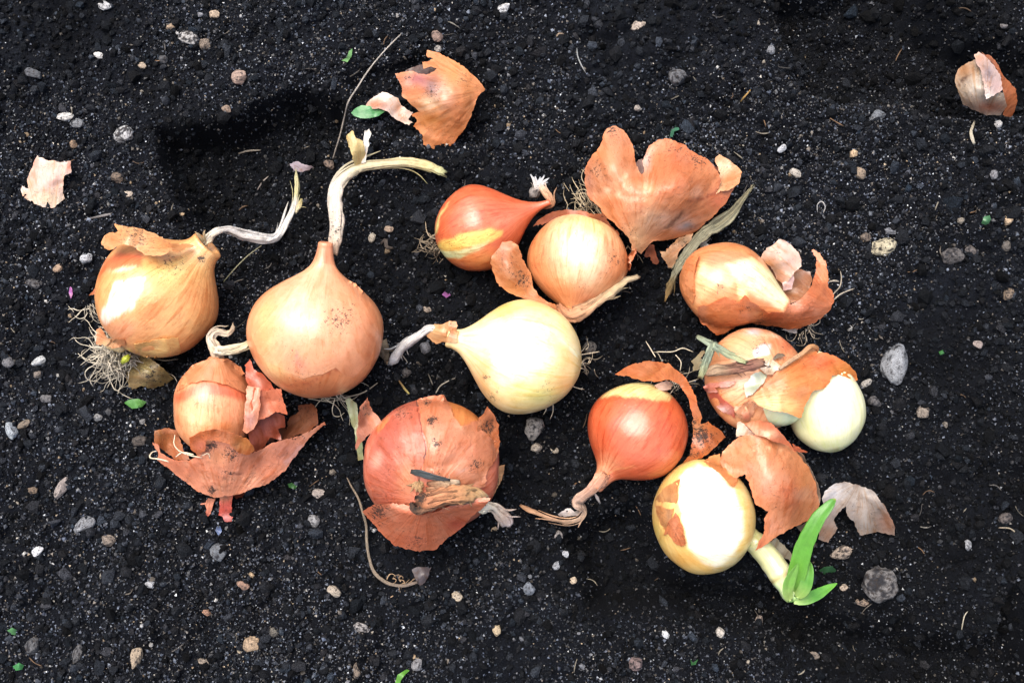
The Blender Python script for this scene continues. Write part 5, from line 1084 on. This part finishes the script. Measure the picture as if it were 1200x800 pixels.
t = Thing('onion_skin', 1157, 105, 'folded tan and grey skin shell at the upper right edge', 'onion skin', 'loose onion skins')
sheet(t, 'skin_shell', zT([(315, 350), (320, 310), (335, 278), (400, 222), (445, 210), (480, 240), (510, 330), (520, 430), (620, 420), (645, 500), (600, 555), (500, 560), (430, 530), (365, 492), (335, 400)]), (190, 176, 160), [('b', 1130, 82, 12, 14, (184, 132, 84), .9), ('b', 1144, 102, 10, 14, (206, 204, 200), .7), ('b', 1160, 126, 22, 8, (172, 100, 70), .9), ('b', 1137, 120, 8, 8, (150, 124, 104), .6), ('l', zT([(335, 390), (370, 345), (400, 310)]), 1.2, (84, 58, 50), .8)],
      ctrl=[(1120, 95, 14), (1140, 72, 26), (1150, 90, 46), (1140, 105, 44), (1128, 120, 14), (1155, 134, 8), (1175, 125, 26), (1158, 112, 46), (1172, 134, 10)], org=(1150, 150), seed=77, crumple=1.6)
sheet(t, 'skin_fold', zT([(437, 180), (465, 165), (500, 185), (560, 250), (600, 315), (612, 400), (560, 440), (512, 462), (500, 380), (480, 290), (445, 225)]), (196, 172, 168), [('b', 1158, 85, 7, 10, (120, 114, 130), .8), ('b', 1147, 66, 5, 5, (204, 150, 120), .8), ('b', 1168, 100, 6, 8, (206, 176, 176), .7), ('b', 1158, 112, 5, 8, (230, 226, 222), .7)], ctrl=[(1142, 64, 30), (1150, 64, 32), (1165, 80, 52), (1174, 104, 50), (1156, 116, 58), (1150, 86, 56)], org=(1150, 150), seed=78)
sheet(t, 'skin_wall', zT([(480, 165), (530, 190), (580, 240), (620, 320), (660, 355), (700, 400), (706, 470), (685, 540), (660, 572), (610, 560), (640, 500), (622, 430), (612, 400), (605, 320), (560, 250)]), (160, 90, 48), [('b', 1188, 115, 8, 14, (176, 100, 48), .8), ('b', 1160, 76, 5, 10, (120, 70, 50), .7)], ctrl=[(1152, 62, 24), (1168, 75, 30), (1180, 95, 26), (1192, 110, 20), (1184, 136, 6), (1176, 120, 30)], org=(1150, 150), seed=79)
zF = ZM(0, 150, 6.157)
t = Thing('onion_skin', 54, 214, 'small pinkish white skin fragment alone at the left edge', 'onion skin', 'loose onion skins')
sheet(t, 'skin_fragment', zF([(270, 200), (340, 230), (420, 245), (478, 248), (480, 240), (505, 240), (515, 325), (462, 350), (452, 440), (462, 510), (390, 580), (320, 572), (250, 548), (180, 512), (148, 440), (160, 418), (205, 432), (195, 380), (215, 310)]), (216, 196, 188), [('b', 40, 192, 5, 14, (206, 136, 110), .85), ('b', 65, 212, 8, 8, (204, 160, 150), .7), ('b', 81, 195, 3, 6, (206, 112, 60), .9), ('b', 45, 230, 14, 8, (214, 206, 176), .7), ('b', 28, 230, 4, 5, (206, 140, 80), .8), ('b', 38, 215, 4, 8, (206, 160, 120), .7), ('b', 60, 235, 14, 6, (216, 224, 206), .7)],
      ctrl=[(44, 183, 10), (82, 192, 8), (74, 215, 14), (55, 210, 18), (62, 242, 6), (28, 226, 6), (36, 205, 8)], org=(60, 290), vk=1.5, seed=80, crumple=1.2)

# ================================================================== STRAWS, SHOOTS AND STONES
def strand(name, path, cols, label, cat, flat=.7, group=None, **k):
    o = tube(None, name, [(x, y, Tpx(x, y) + z, w) for x, y, z, w in path], cols, flat=flat, label=label, **k)
    o['category'] = cat
    if group: o['group'] = group
    return o
strand('dry_stalk', [(470, 40, 6, 1.4), (455, 55, 12, 1.6), (440, 72, 14, 1.8), (428, 88, 16, 1.9), (418, 104, 18, 1.9), (408, 120, 16, 2), (403, 140, 12, 2), (398, 160, 8, 1.8), (390, 186, 4, 1.6)], [(0, (206, 200, 190)), (1, (186, 176, 166))], 'thin pale dry stalk arching left of the crumpled top skin', 'stalk', crumple=.2, sides=7)
strand('dry_stalk', [(407, 560, 6, 1.6), (413, 572, 10, 2.2), (420, 584, 12, 3.2), (425, 600, 12, 3), (429, 615, 10, 3), (430, 634, 8, 3.4), (433, 655, 8, 3.6), (440, 672, 8, 4), (455, 683, 8, 4), (472, 686, 8, 4), (488, 682, 8, 4)], [(0, (140, 124, 106)), (.5, (150, 136, 116)), (1, (140, 124, 112))], 'thin brown dry stalk curving below the broad reddish onion', 'stalk', crumple=.3, sides=7)
t = Thing('dry_root_scrap', 468, 678, 'tiny tangle of brown rootlets on the curved dry stalk', 'root')
roots(t, 'root_tuft', tuft(464, 682, 10, 290, 50, 14, 14, 91, w=1.8, wander=.8, src=8), (150, 122, 92), 13)
t = Thing('bark_flake', 494, 675, 'dark grey flake at the end of the curved dry stalk', 'flake')
sheet(t, 'flake', zD([(288, 700), (310, 690), (355, 688), (350, 715), (335, 745), (320, 765), (300, 745)]), (88, 82, 88), ctrl=[(484, 668, 10), (505, 665, 8), (496, 688, 6), (494, 674, 14)], seed=81, crumple=2, solid=1.2)
t = Thing('green_leaf', 414, 505, 'flat grey-green leaf strip standing between two lower left onions', 'leaf')
sheet(t, 'leaf', zD([(42, 88), (60, 80), (86, 100), (98, 180), (112, 300), (92, 305), (78, 200)]), (150, 164, 122), ctrl=[(405, 468, 26), (418, 474, 26), (424, 537, 12), (415, 505, 24)], org=(415, 380), vk=2, seed=82)
t = Thing('leaf_flake', 355, 196, 'mauve grey flake at the tip of the bent white leaf', 'flake')
sheet(t, 'flake', ZM(80, 130, 4)([(1038, 250), (1075, 236), (1100, 250), (1148, 262), (1130, 278), (1090, 290), (1060, 280)]), (160, 150, 164), ctrl=[(340, 193, -22), (366, 196, -20), (352, 202, -22)], seed=83)

SEED_G = 'small green seedling bits'
def green_bit(outline, label, c=(88, 160, 70), z=5):
    xs = [p[0] for p in outline]; ys = [p[1] for p in outline]
    x, y = sum(xs) / len(xs), sum(ys) / len(ys)
    t = Thing('green_leaf', x, y, label, 'leaf', SEED_G)
    g = Tpx(x, y)
    sheet(t, 'leaf_blade', outline, tuple(int(q * .82) for q in c), ctrl=[(xs[0], ys[0], g + 4), (x, y, g + 4 + z), (xs[len(xs) // 2], ys[len(xs) // 2], g + 4)], seed=int(x) % 89 + 1, mt=M_GREEN, sp=2.4, jag=.1, crumple=.5, ridge=.2)
green_bit([(145, 472), (152, 468), (162, 467), (172, 471), (166, 477), (155, 479)], 'pointed green leaf just below the grey root tuft', (112, 176, 92))
green_bit([(400, 71), (406, 68), (409, 60), (413, 57), (412, 66), (407, 73)], 'tiny green and white sprout left of the dry stalk at the top', (130, 190, 110))
green_bit([(785, 160), (787, 148), (794, 146), (796, 152), (790, 154), (788, 161)], 'tiny blue-green shred above the large empty skin', (84, 150, 120))
green_bit([(960, 668), (966, 664), (976, 663), (980, 668), (975, 678), (965, 678)], 'small crinkled green leaf between the green shoot and the pale clod', (74, 130, 84))
green_bit([(463, 800), (466, 790), (476, 784), (480, 785), (472, 793), (468, 801)], 'curved light green shoot at the bottom edge', (120, 190, 70), 10)
green_bit([(8, 738), (14, 735), (20, 738), (18, 744), (12, 742)], 'tiny pale green leaf at the lower left edge', (110, 176, 110))
green_bit([(15, 780), (22, 776), (28, 779), (26, 784), (18, 785)], 'tiny bright green leaf in the bottom left corner', (84, 170, 96))
green_bit([(1150, 262), (1153, 254), (1160, 252), (1161, 257), (1157, 265)], 'small green sprig near the right edge beside a tan flake', (90, 150, 100))
green_bit([(337, 567), (342, 565), (348, 569), (346, 573), (339, 571)], 'tiny green leaf right of the skin cup', (80, 140, 70))
green_bit([(809, 772), (812, 776), (818, 772), (815, 778), (810, 779)], 'tiny green sprout at the bottom right of centre', (80, 150, 90))
green_bit([(1100, 412), (1105, 410), (1107, 414), (1102, 416)], 'tiny green speck of leaf right of the grey stone', (80, 150, 80))
def petal(x, y, w, h, c, label):
    t = Thing('petal', x, y, label, 'petal', 'purple flower scraps')
    g = Tpx(x, y)
    sheet(t, 'petal_blade', [(x - w, y), (x - w * .3, y - h), (x + w * .6, y - h * .8), (x + w, y + h * .2), (x, y + h)], c, ctrl=[(x - w, y, g + 4), (x + w, y, g + 5), (x, y + h, g + 7)], seed=int(x) % 50 + 1, sp=2.0, jag=.1, crumple=.4, ridge=.2)
petal(83, 343, 2.5, 7, (160, 84, 176), 'slim purple petal left of the golden onion')
petal(523, 345, 5, 4, (140, 84, 150), 'purple petal scrap left of the pale central onion')
petal(1195, 118, 4, 6, (160, 110, 170), 'mauve petal at the right edge under the folded skin shell')
petal(256, 621, 4, 6, (84, 110, 160), 'slate blue scrap below the tip of the skin cup')
strand('dry_straw', [(262, 330, 4, 1.2), (275, 315, 10, 1.4), (290, 300, 14, 1.4), (306, 288, 12, 1.2)], [(0, (170, 170, 130)), (1, (190, 186, 150))], 'hair-thin straw between the golden and the large peach onion', 'straw', sides=6)
strand('dry_straw', [(676, 57, 4, 1.6), (677, 66, 7, 1.8), (681, 76, 7, 1.6), (686, 85, 4, 1.2)], [(0, (150, 156, 160)), (1, (176, 180, 180))], 'small curved grey straw above the large empty skin', 'straw', sides=6)
strand('dry_straw', [(1142, 143, 5, 3), (1138, 155, 8, 4), (1141, 168, 6, 5)], [(0, (196, 186, 160)), (1, (206, 200, 180))], 'short pale stick below the folded skin shell at upper right', 'straw', sides=7)
strand('dry_straw', [(280, 180, 4, 2), (290, 177, 7, 2.4), (305, 176, 5, 2)], [(0, (150, 140, 126)), (1, (176, 166, 150))], 'short straw lying in the dark hollow at upper left', 'straw', sides=6)
strand('dry_straw', [(302, 222, 3, 1.8), (308, 213, 7, 2), (314, 207, 4, 1.6)], [(0, (150, 140, 136)), (1, (170, 160, 150))], 'tiny straw beside the bent white leaf in the dark hollow', 'straw', sides=6)
strand('dry_straw', [(467, 445, 4, 2), (474, 455, 7, 3), (479, 461, 5, 3)], [(0, (150, 110, 70)), (1, (190, 180, 100))], 'short brown straw above the broad reddish onion', 'straw', sides=6)
strand('dry_straw', [(511, 460, 5, 1.4), (516, 452, 8, 1.6), (524, 447, 7, 1.4), (533, 443, 4, 1)], [(0, (190, 184, 170)), (1, (200, 190, 176))], 'thin white rootlet above the broad reddish onion', 'straw', sides=6)
strand('dry_straw', [(1127, 737, 3, 1.4), (1130, 722, 6, 1.6), (1134, 716, 3, 1.2)], [(0, (196, 186, 160)), (1, (206, 200, 180))], 'tiny pale twig in the lower right corner area', 'straw', sides=6)
strand('dry_straw', [(1171, 618, 3, 1.6), (1184, 619, 6, 1.8), (1193, 627, 6, 1.6), (1196, 634, 3, 1.2)], [(0, (176, 160, 140)), (1, (190, 180, 150))], 'thin wavy straw at the right edge', 'straw', sides=6)
strand('dry_straw', [(958, 248, 3, 1.4), (958, 240, 5, 1.6), (963, 236, 6, 1.6), (967, 242, 5, 1.6), (965, 249, 3, 1.4)], [(0, (190, 190, 190)), (1, (206, 206, 206))], 'tiny hooked white rootlet right of the large empty skin', 'straw', sides=6)
strand('dry_straw', [(868, 119, 4, 2), (873, 113, 7, 2.4), (879, 106, 4, 1.6)], [(0, (150, 120, 60)), (1, (206, 160, 80))], 'tiny yellow straw at upper right of the large empty skin', 'straw', sides=6)
strand('dry_straw', [(100, 257, 3, 2), (115, 254, 5, 3), (130, 251, 4, 4)], [(0, (120, 116, 116)), (1, (140, 136, 136))], 'grey twig left above the golden onion', 'straw', sides=6)
strand('worm_cast', [(447, 285, 3, 4), (452, 281, 6, 5), (453, 289, 7, 5), (460, 291, 5, 4)], [(0, (70, 60, 54)), (1, (84, 74, 66))], 'curled dark brown scrap right of the large peach onion', 'scrap', sides=7)
strand('stalk_piece', [(449, 400, 3, 10), (449, 410, 6, 16), (453, 422, 3, 8)], [(0, (140, 124, 100)), (1, (120, 108, 90))], 'ragged tan scrap at the tip of the white curved leaf', 'scrap', sides=9, crumple=.5)

# stones: (x, y, half width, half height, tilt, colour, label, dirtiness)
STONES = [
 (123, 7, 9, 6, 10, (206, 206, 206), 'white pebble at the top edge on the left', .3),
 (251, 17, 7, 5, 10, (206, 172, 130), 'tan pebble at the top edge left of centre', 0),
 (202, 31, 9, 4, -25, (186, 152, 110), 'narrow tan pebble near the top left', .1),
 (221, 44, 12, 9, 10, (196, 192, 186), 'soil-caked white stone near the top left', .8),
 (240, 52, 8, 9, 70, (150, 128, 104), 'brown stone beside the soil-caked white stone at top left', .4),
 (116, 65, 7, 4, 20, (226, 222, 214), 'oval white pebble near the top left corner', 0),
 (167, 77, 6, 4, 15, (200, 172, 136), 'small beige pebble below the top left stones', 0),
 (191, 70, 6, 6, 0, (96, 96, 100), 'round grey pebble right of the small beige pebble at top left', .2),
 (280, 91, 10, 9, 0, (190, 150, 124), 'pinkish brown pebble above the dark hollow', .1),
 (76, 137, 10, 6, -8, (220, 216, 206), 'smooth white pebble at left above the pinkish skin fragment', 0),
 (90, 145, 9, 6, 0, (130, 134, 140), 'grey pebble touching the smooth white pebble at left', .2),
 (145, 157, 11, 13, 70, (200, 200, 200), 'crumbly white lump at left of the dark hollow', .75),
 (38, 86, 12, 6, 25, (96, 100, 108), 'flat grey chip in the upper left corner area', .3),
 (137, 208, 7, 7, 0, (150, 122, 94), 'rough brown pebble right of the pinkish skin fragment', .4),
 (150, 228, 6, 5, 0, (214, 190, 160), 'smooth beige pebble right of the pinkish skin fragment', 0),
 (265, 128, 6, 5, 20, (160, 128, 100), 'brown pebble on the rim of the dark hollow', .1),
 (86, 169, 5, 6, 0, (170, 130, 84), 'tan pebble below the smooth white pebble at left', .2),
 (386, 193, 8, 7, 20, (140, 112, 90), 'brown lump at the foot of the arching dry stalk', .4),
 (590, 10, 9, 6, -20, (222, 222, 222), 'white pebble at the top edge near the centre', .1),
 (512, 43, 8, 8, 0, (170, 130, 108), 'pinkish pebble above the crumpled top skin', .1),
 (514, 58, 5, 5, 0, (186, 176, 164), 'small pale pebble touching the crumpled top skin', .2),
 (747, 30, 10, 7, -15, (196, 172, 150), 'beige stone near the top right of centre', .1),
 (747, 127, 5, 4, 0, (176, 160, 144), 'small beige pebble above the left lobe of the large empty skin', 0),
 (793, 91, 11, 11, 0, (110, 112, 118), 'rounded grey stone at the top right of centre', .6),
 (657, 42, 6, 4, 10, (170, 138, 100), 'tan pebble at the top centre right', .1),
 (903, 59, 6, 6, 0, (140, 144, 152), 'round grey pebble in the upper right', .3),
 (1028, 136, 11, 7, -30, (116, 124, 134), 'blue-grey stone below the upper right hollow', .3),
 (932, 203, 8, 6, 40, (206, 194, 176), 'whitish pebble right of the large empty skin', .2),
 (1006, 203, 9, 7, 0, (176, 146, 110), 'smooth tan stone at right of the whitish pebble', 0),
 (917, 174, 8, 4, -40, (190, 196, 206), 'angular pale chip above the whitish pebble', .1),
 (1170, 146, 6, 5, 0, (214, 210, 206), 'white pebble below the folded skin shell at upper right', 0),
 (1181, 257, 7, 8, 45, (216, 176, 120), 'flat tan flake at the right edge', 0),
 (1165, 204, 5, 6, 20, (140, 140, 146), 'grey pebble near the right edge', .2),
 (1176, 30, 5, 4, 0, (130, 124, 124), 'small grey pebble in the top right corner', .2),
 (1036, 290, 17, 11, -22, (206, 190, 140), 'rough stone with a pale yellow face at the right', .35),
 (1014, 278, 7, 7, 0, (130, 110, 90), 'brown pebble touching the yellow-faced stone', .3),
 (1044, 271, 7, 4, 20, (120, 124, 134), 'small grey pebble above the yellow-faced stone', .2),
 (1051, 426, 17, 29, 18, (150, 156, 164), 'large tapered grey stone at the right', .35),
 (1117, 300, 13, 10, 0, (106, 100, 98), 'dull grey stone at right beyond the yellow-faced stone', .6),
 (1138, 294, 7, 6, 0, (120, 110, 104), 'small brown-grey pebble beside the dull grey stone', .3),
 (1179, 288, 7, 6, 0, (120, 110, 100), 'brownish pebble near the right edge below the tan flake', .3),
 (1082, 482, 9, 7, 0, (160, 140, 118), 'beige pebble below the large tapered grey stone', .3),
 (1015, 449, 5, 8, 60, (186, 176, 160), 'pale pebble right of the peeled bulb', .1),
 (1024, 470, 9, 7, 20, (104, 100, 100), 'dark grey pebble right of the peeled bulb', .5),
 (1146, 404, 6, 5, 20, (176, 152, 140), 'pinkish pebble right of the large tapered grey stone', .1),
 (1181, 344, 7, 8, 30, (150, 122, 90), 'rough brown pebble at the right edge', .5),
 (73, 571, 6, 15, 28, (166, 148, 138), 'long pinkish grey pebble at the lower left', .1),
 (38, 574, 7, 5, 0, (140, 112, 80), 'brown pebble at the lower left edge', .4),
 (100, 614, 12, 8, -28, (140, 144, 152), 'oval grey stone at the lower left', .2),
 (44, 646, 7, 5, -30, (220, 222, 226), 'white pebble at the lower left', 0),
 (127, 633, 9, 6, 15, (150, 130, 110), 'tan lump right of the oval grey stone at lower left', .4),
 (257, 646, 11, 11, 30, (112, 120, 130), 'blue-grey stone below the skin cup', .3),
 (373, 578, 9, 6, 15, (176, 158, 146), 'pinkish stone right of the skin cup tip', .1),
 (368, 609, 7, 7, 0, (150, 152, 156), 'grey pebble below the pinkish stone right of the skin cup', .3),
 (176, 685, 6, 5, 0, (170, 174, 180), 'round light grey pebble at the lower left', .1),
 (294, 755, 10, 10, 0, (192, 154, 104), 'round tan stone near the bottom left of centre', 0),
 (281, 760, 4, 6, -20, (176, 154, 116), 'small tan pebble touching the round tan stone', .1),
 (159, 771, 7, 13, 10, (178, 152, 114), 'upright oval tan stone at the bottom left', .2),
 (285, 685, 7, 5, 20, (176, 126, 92), 'orange-brown pebble below the blue-grey stone', .2),
 (243, 717, 5, 4, 0, (190, 128, 84), 'small orange pebble at the lower left', .1),
 (39, 757, 9, 11, 0, (92, 94, 98), 'dark grey stone at the bottom left corner', .4),
 (91, 765, 6, 11, 15, (104, 104, 106), 'dark narrow stone right of the bottom left corner', .5),
 (238, 775, 7, 5, 20, (166, 144, 116), 'beige lump at the bottom left of the round tan stone', .3),
 (321, 740, 6, 5, 0, (120, 112, 96), 'olive brown pebble right of the round tan stone', .3),
 (391, 692, 9, 6, 25, (190, 170, 140), 'beige double lump at lower left of the curved dry stalk', .1),
 (536, 699, 6, 6, 30, (214, 190, 150), 'angular cream pebble below the broad reddish onion', 0),
 (423, 735, 11, 5, 10, (170, 164, 160), 'pale crust on the dark clod at the bottom', .6),
 (620, 690, 7, 8, 0, (120, 132, 148), 'blue-grey pebble at the bottom centre', .2),
 (582, 738, 5, 6, 20, (206, 176, 120), 'yellowish pebble at the bottom centre', 0),
 (745, 777, 9, 8, 0, (140, 110, 106), 'dull pink stone at the bottom right of centre', .4),
 (418, 787, 5, 9, 0, (140, 118, 94), 'brown stone at the bottom edge', .4),
 (488, 779, 6, 8, 30, (140, 140, 144), 'grey stone chip at the bottom edge', .2),
 (780, 743, 4, 6, -30, (220, 226, 230), 'small white chip at the bottom right of centre', 0),
 (655, 628, 5, 6, 0, (170, 160, 156), 'grey-beige pebble below the twisted tan neck', .1),
 (663, 649, 5, 5, 0, (184, 190, 200), 'pale grey pebble left of the dark trench', .1),
 (652, 663, 5, 5, 20, (160, 166, 176), 'grey chip below the pale grey pebble by the trench', .2),
 (672, 680, 5, 4, -20, (214, 184, 140), 'cream pebble on the edge of the dark trench', 0),
 (986, 648, 15, 8, -18, (186, 160, 132), 'tan crumbly clod below the silvery skin fragment', .55),
 (1031, 684, 21, 21, 0, (122, 118, 116), 'large round clod with pale crust right of the green shoot', .85),
 (1011, 706, 8, 5, 15, (160, 130, 100), 'small brown pebble left of the large round clod', .4),
 (989, 688, 5, 4, 0, (206, 176, 140), 'small cream pebble between shoot and large clod', .1),
 (844, 740, 5, 6, 0, (206, 194, 176), 'cream pebble at the bottom below the sprouting onion', .1),
 (889, 728, 5, 8, 10, (160, 136, 116), 'brown pebble below the shoot', .2),
 (954, 768, 7, 5, 0, (150, 130, 110), 'brown pebble at the bottom below the large clod', .2),
 (1134, 638, 5, 6, 0, (160, 164, 170), 'grey pebble at the lower right', .2),
 (1178, 608, 8, 7, 0, (110, 98, 92), 'brown-grey stone near the lower right edge', .5),
 (68, 314, 6, 5, -30, (186, 146, 104), 'tan pebble left of the golden onion', 0),
 (101, 303, 8, 6, -20, (206, 212, 220), 'white stone chip left of the golden onion', .2),
 (45, 424, 10, 5, -22, (196, 200, 200), 'long white pebble at the left', .1),
 (10, 425, 8, 6, 30, (120, 120, 126), 'grey pebble at the left edge', .3),
 (44, 438, 5, 6, 0, (150, 132, 116), 'brown pebble under the long white pebble at left', .3),
 (13, 504, 7, 11, -25, (176, 190, 200), 'angular bluish white chip at the left edge', .1),
 (28, 497, 8, 5, -30, (150, 128, 100), 'brown pebble beside the bluish white chip', .2),
 (54, 467, 7, 5, 0, (130, 128, 130), 'grey pebble below the long white pebble at left', .4),
 (40, 333, 10, 7, 20, (100, 98, 100), 'dark grey stone at the left', .6),
 (115, 489, 5, 4, 0, (150, 150, 150), 'small grey pebble below left of the root tuft', .3),
 (163, 516, 9, 6, -20, (96, 84, 74), 'brown-grey bark chip left of the skin cup', .3),
 (626, 500, 12, 14, 15, (164, 156, 146), 'rough grey stone below the pale central onion', .3),
 (628, 524, 8, 6, 0, (190, 172, 146), 'beige stone under the rough grey stone', .2),
 (649, 527, 6, 4, 20, (196, 176, 146), 'small beige chip right of the beige stone', .3),
 (498, 408, 8, 8, 0, (112, 114, 122), 'grey pebble under the white curved leaf', .3),
 (500, 362, 5, 4, 20, (176, 152, 128), 'tan pebble above the white curved leaf', .1),
 (494, 424, 6, 4, -10, (130, 116, 96), 'brown pebble below the grey one by the white curved leaf', .3),
 (476, 436, 6, 5, 0, (96, 90, 88), 'dark pebble below the white curved leaf', .4),
 (455, 268, 6, 5, 20, (186, 152, 116), 'tan pebble right of the straw-coloured leaf', .1),
 (436, 279, 5, 6, 0, (200, 182, 150), 'beige pebble near the straw-coloured leaf', .1),
 (692, 407, 8, 9, 0, (110, 104, 98), 'brown-grey stone right of the pale central onion', .6),
]
def ico2(n):
    v, f = ICO_V.copy(), ICO_F.copy()
    for _ in range(n):
        vl = [tuple(p) for p in v]; cache = {}; nf = []
        def mid(a, b):
            k = (min(a, b), max(a, b))
            if k not in cache:
                m = (np.array(vl[a]) + np.array(vl[b])) / 2; m /= np.linalg.norm(m)
                vl.append(tuple(m)); cache[k] = len(vl) - 1
            return cache[k]
        for a, b, c in f:
            ab, bc, ca = mid(a, b), mid(b, c), mid(c, a)
            nf += [(a, ab, ca), (b, bc, ab), (c, ca, bc), (ab, bc, ca)]
        v, f = np.array(vl), np.array(nf)
    return v, f
SV, SF = ico2(3); SV2, SF2 = ico2(2)
soilc = lin((20, 21, 26), 1.0)
for i, (x, y, hw, hh, tilt, c, lab, dd) in enumerate(STONES):
    big = max(hw, hh) > 8
    V, Fc = (SV, SF) if big else (SV2, SF2)
    hz = min(hw, hh) * (0.75 + 0.2 * random.random())
    g = Tpx(x, y)
    n1 = fbm(V[:, 0] * 1.1 + i * 3.7, V[:, 1] * 1.1, V[:, 2] * 1.1, 71, 2)
    n2 = fbm(V[:, 0] * 3.2 + i * 1.9, V[:, 1] * 3.2, V[:, 2] * 3.2, 73, 3)
    rr = 1 + 0.30 * n1 + 0.14 * n2
    # a few flattened faces so that the stone has planes
    rs = np.random.default_rng(i + 500)
    v = V * rr[:, None]
    for _ in range(7):
        nn = rs.normal(size=3); nn /= np.linalg.norm(nn)
        d = v @ nn; lim = rs.uniform(.62, .95)
        v = v - np.where(d > lim, (d - lim) * .85, 0)[:, None] * nn
    a = math.radians(-tilt)
    q = v * np.array([hw, hh, hz])
    q = np.stack([q[:, 0] * math.cos(a) - q[:, 1] * math.sin(a), q[:, 0] * math.sin(a) + q[:, 1] * math.cos(a), q[:, 2]], -1)
    dd = min(1.0, dd + .18)
    cpos = P(x, y, g + hz * 0.18 + 1.4)
    w = cpos + q
    lc = lin(c); lc = (lc * 0.66 + lc.mean() * 0.34) * 0.58
    col = np.tile(lc, (len(w), 1)) * (1 + 0.45 * n2)[:, None]
    q3 = 0.5 + 0.9 * fbm(V[:, 0] * 3.6 + i, V[:, 1] * 3.6, V[:, 2] * 3.6, 75, 4)
    m = sstep(.86 - .45 * dd, 1.0 - .45 * dd, q3) * .95
    col = col * (1 - m[:, None]) + soilc * m[:, None]
    base = np.array([cpos[0], cpos[1], w[:, 2].min()])
    o = mesh_obj('stone' if big else 'pebble', w, Fc, M_STONE, None, base, col, None, np.full(len(w), dd * .25), smooth=big)
    tag(o, lab, 'stone' if big else 'pebble', 'stones and pebbles scattered on the soil')


# hair-fine fibres and crumbs of plant litter in the soil
LV, LF, LC, LK, off = [], [], [], [], 0
rg = np.random.default_rng(77)
for k in range(120):
    x, y = rg.uniform(-20, 1220), rg.uniform(-20, 820)
    a_ = rg.uniform(0, 6.28); L_ = rg.uniform(4, 17); bend = rg.normal(0, .22)
    g = Tpx(x, y) + rg.uniform(2, 4.5)
    pts = []
    for i in range(4):
        pts.append((x, y, g + rg.uniform(-.8, .8), rg.uniform(.8, 1.9)))
        x += math.cos(a_) * L_ / 3; y += math.sin(a_) * L_ / 3; a_ += bend
    V, F, C, s, mer = tube_geo(pts, n=9, sides=4, crumple=.2, seed=k, ridges=0)
    LV.append(V); LF.append(F + off); LC.append(C + off); off += len(V)
    base_c = [(150, 140, 120), (110, 100, 86), (180, 172, 156), (96, 90, 84), (140, 104, 66)][rg.integers(0, 5)]
    LK.append(np.tile(lin(base_c) * rg.uniform(.2, .6), (len(V), 1)))
V = np.vstack(LV)
o = mesh_obj('plant_litter', V, [np.vstack(LF), np.vstack(LC)], M_ROOT, None, None, np.vstack(LK), None, np.zeros(len(V)))
tag(o, 'hair-fine fibres of plant litter scattered in the soil', 'litter', kind='stuff')

# pieces that belong to a part of their onion
for child, par in (('frayed_fibre', 'dried_neck'), ('green_leaf', 'shoot'), ('skin_tip', 'skin_cup'), ('skin_rim', 'skin_hood'), ('neck_shred', 'dried_neck')):
    for o in list(bpy.data.objects):
        if o.parent and o.name.split('.')[0] == child:
            sib = [q for q in o.parent.children if q.name.split('.')[0] == par]
            if sib: o.parent = sib[0]
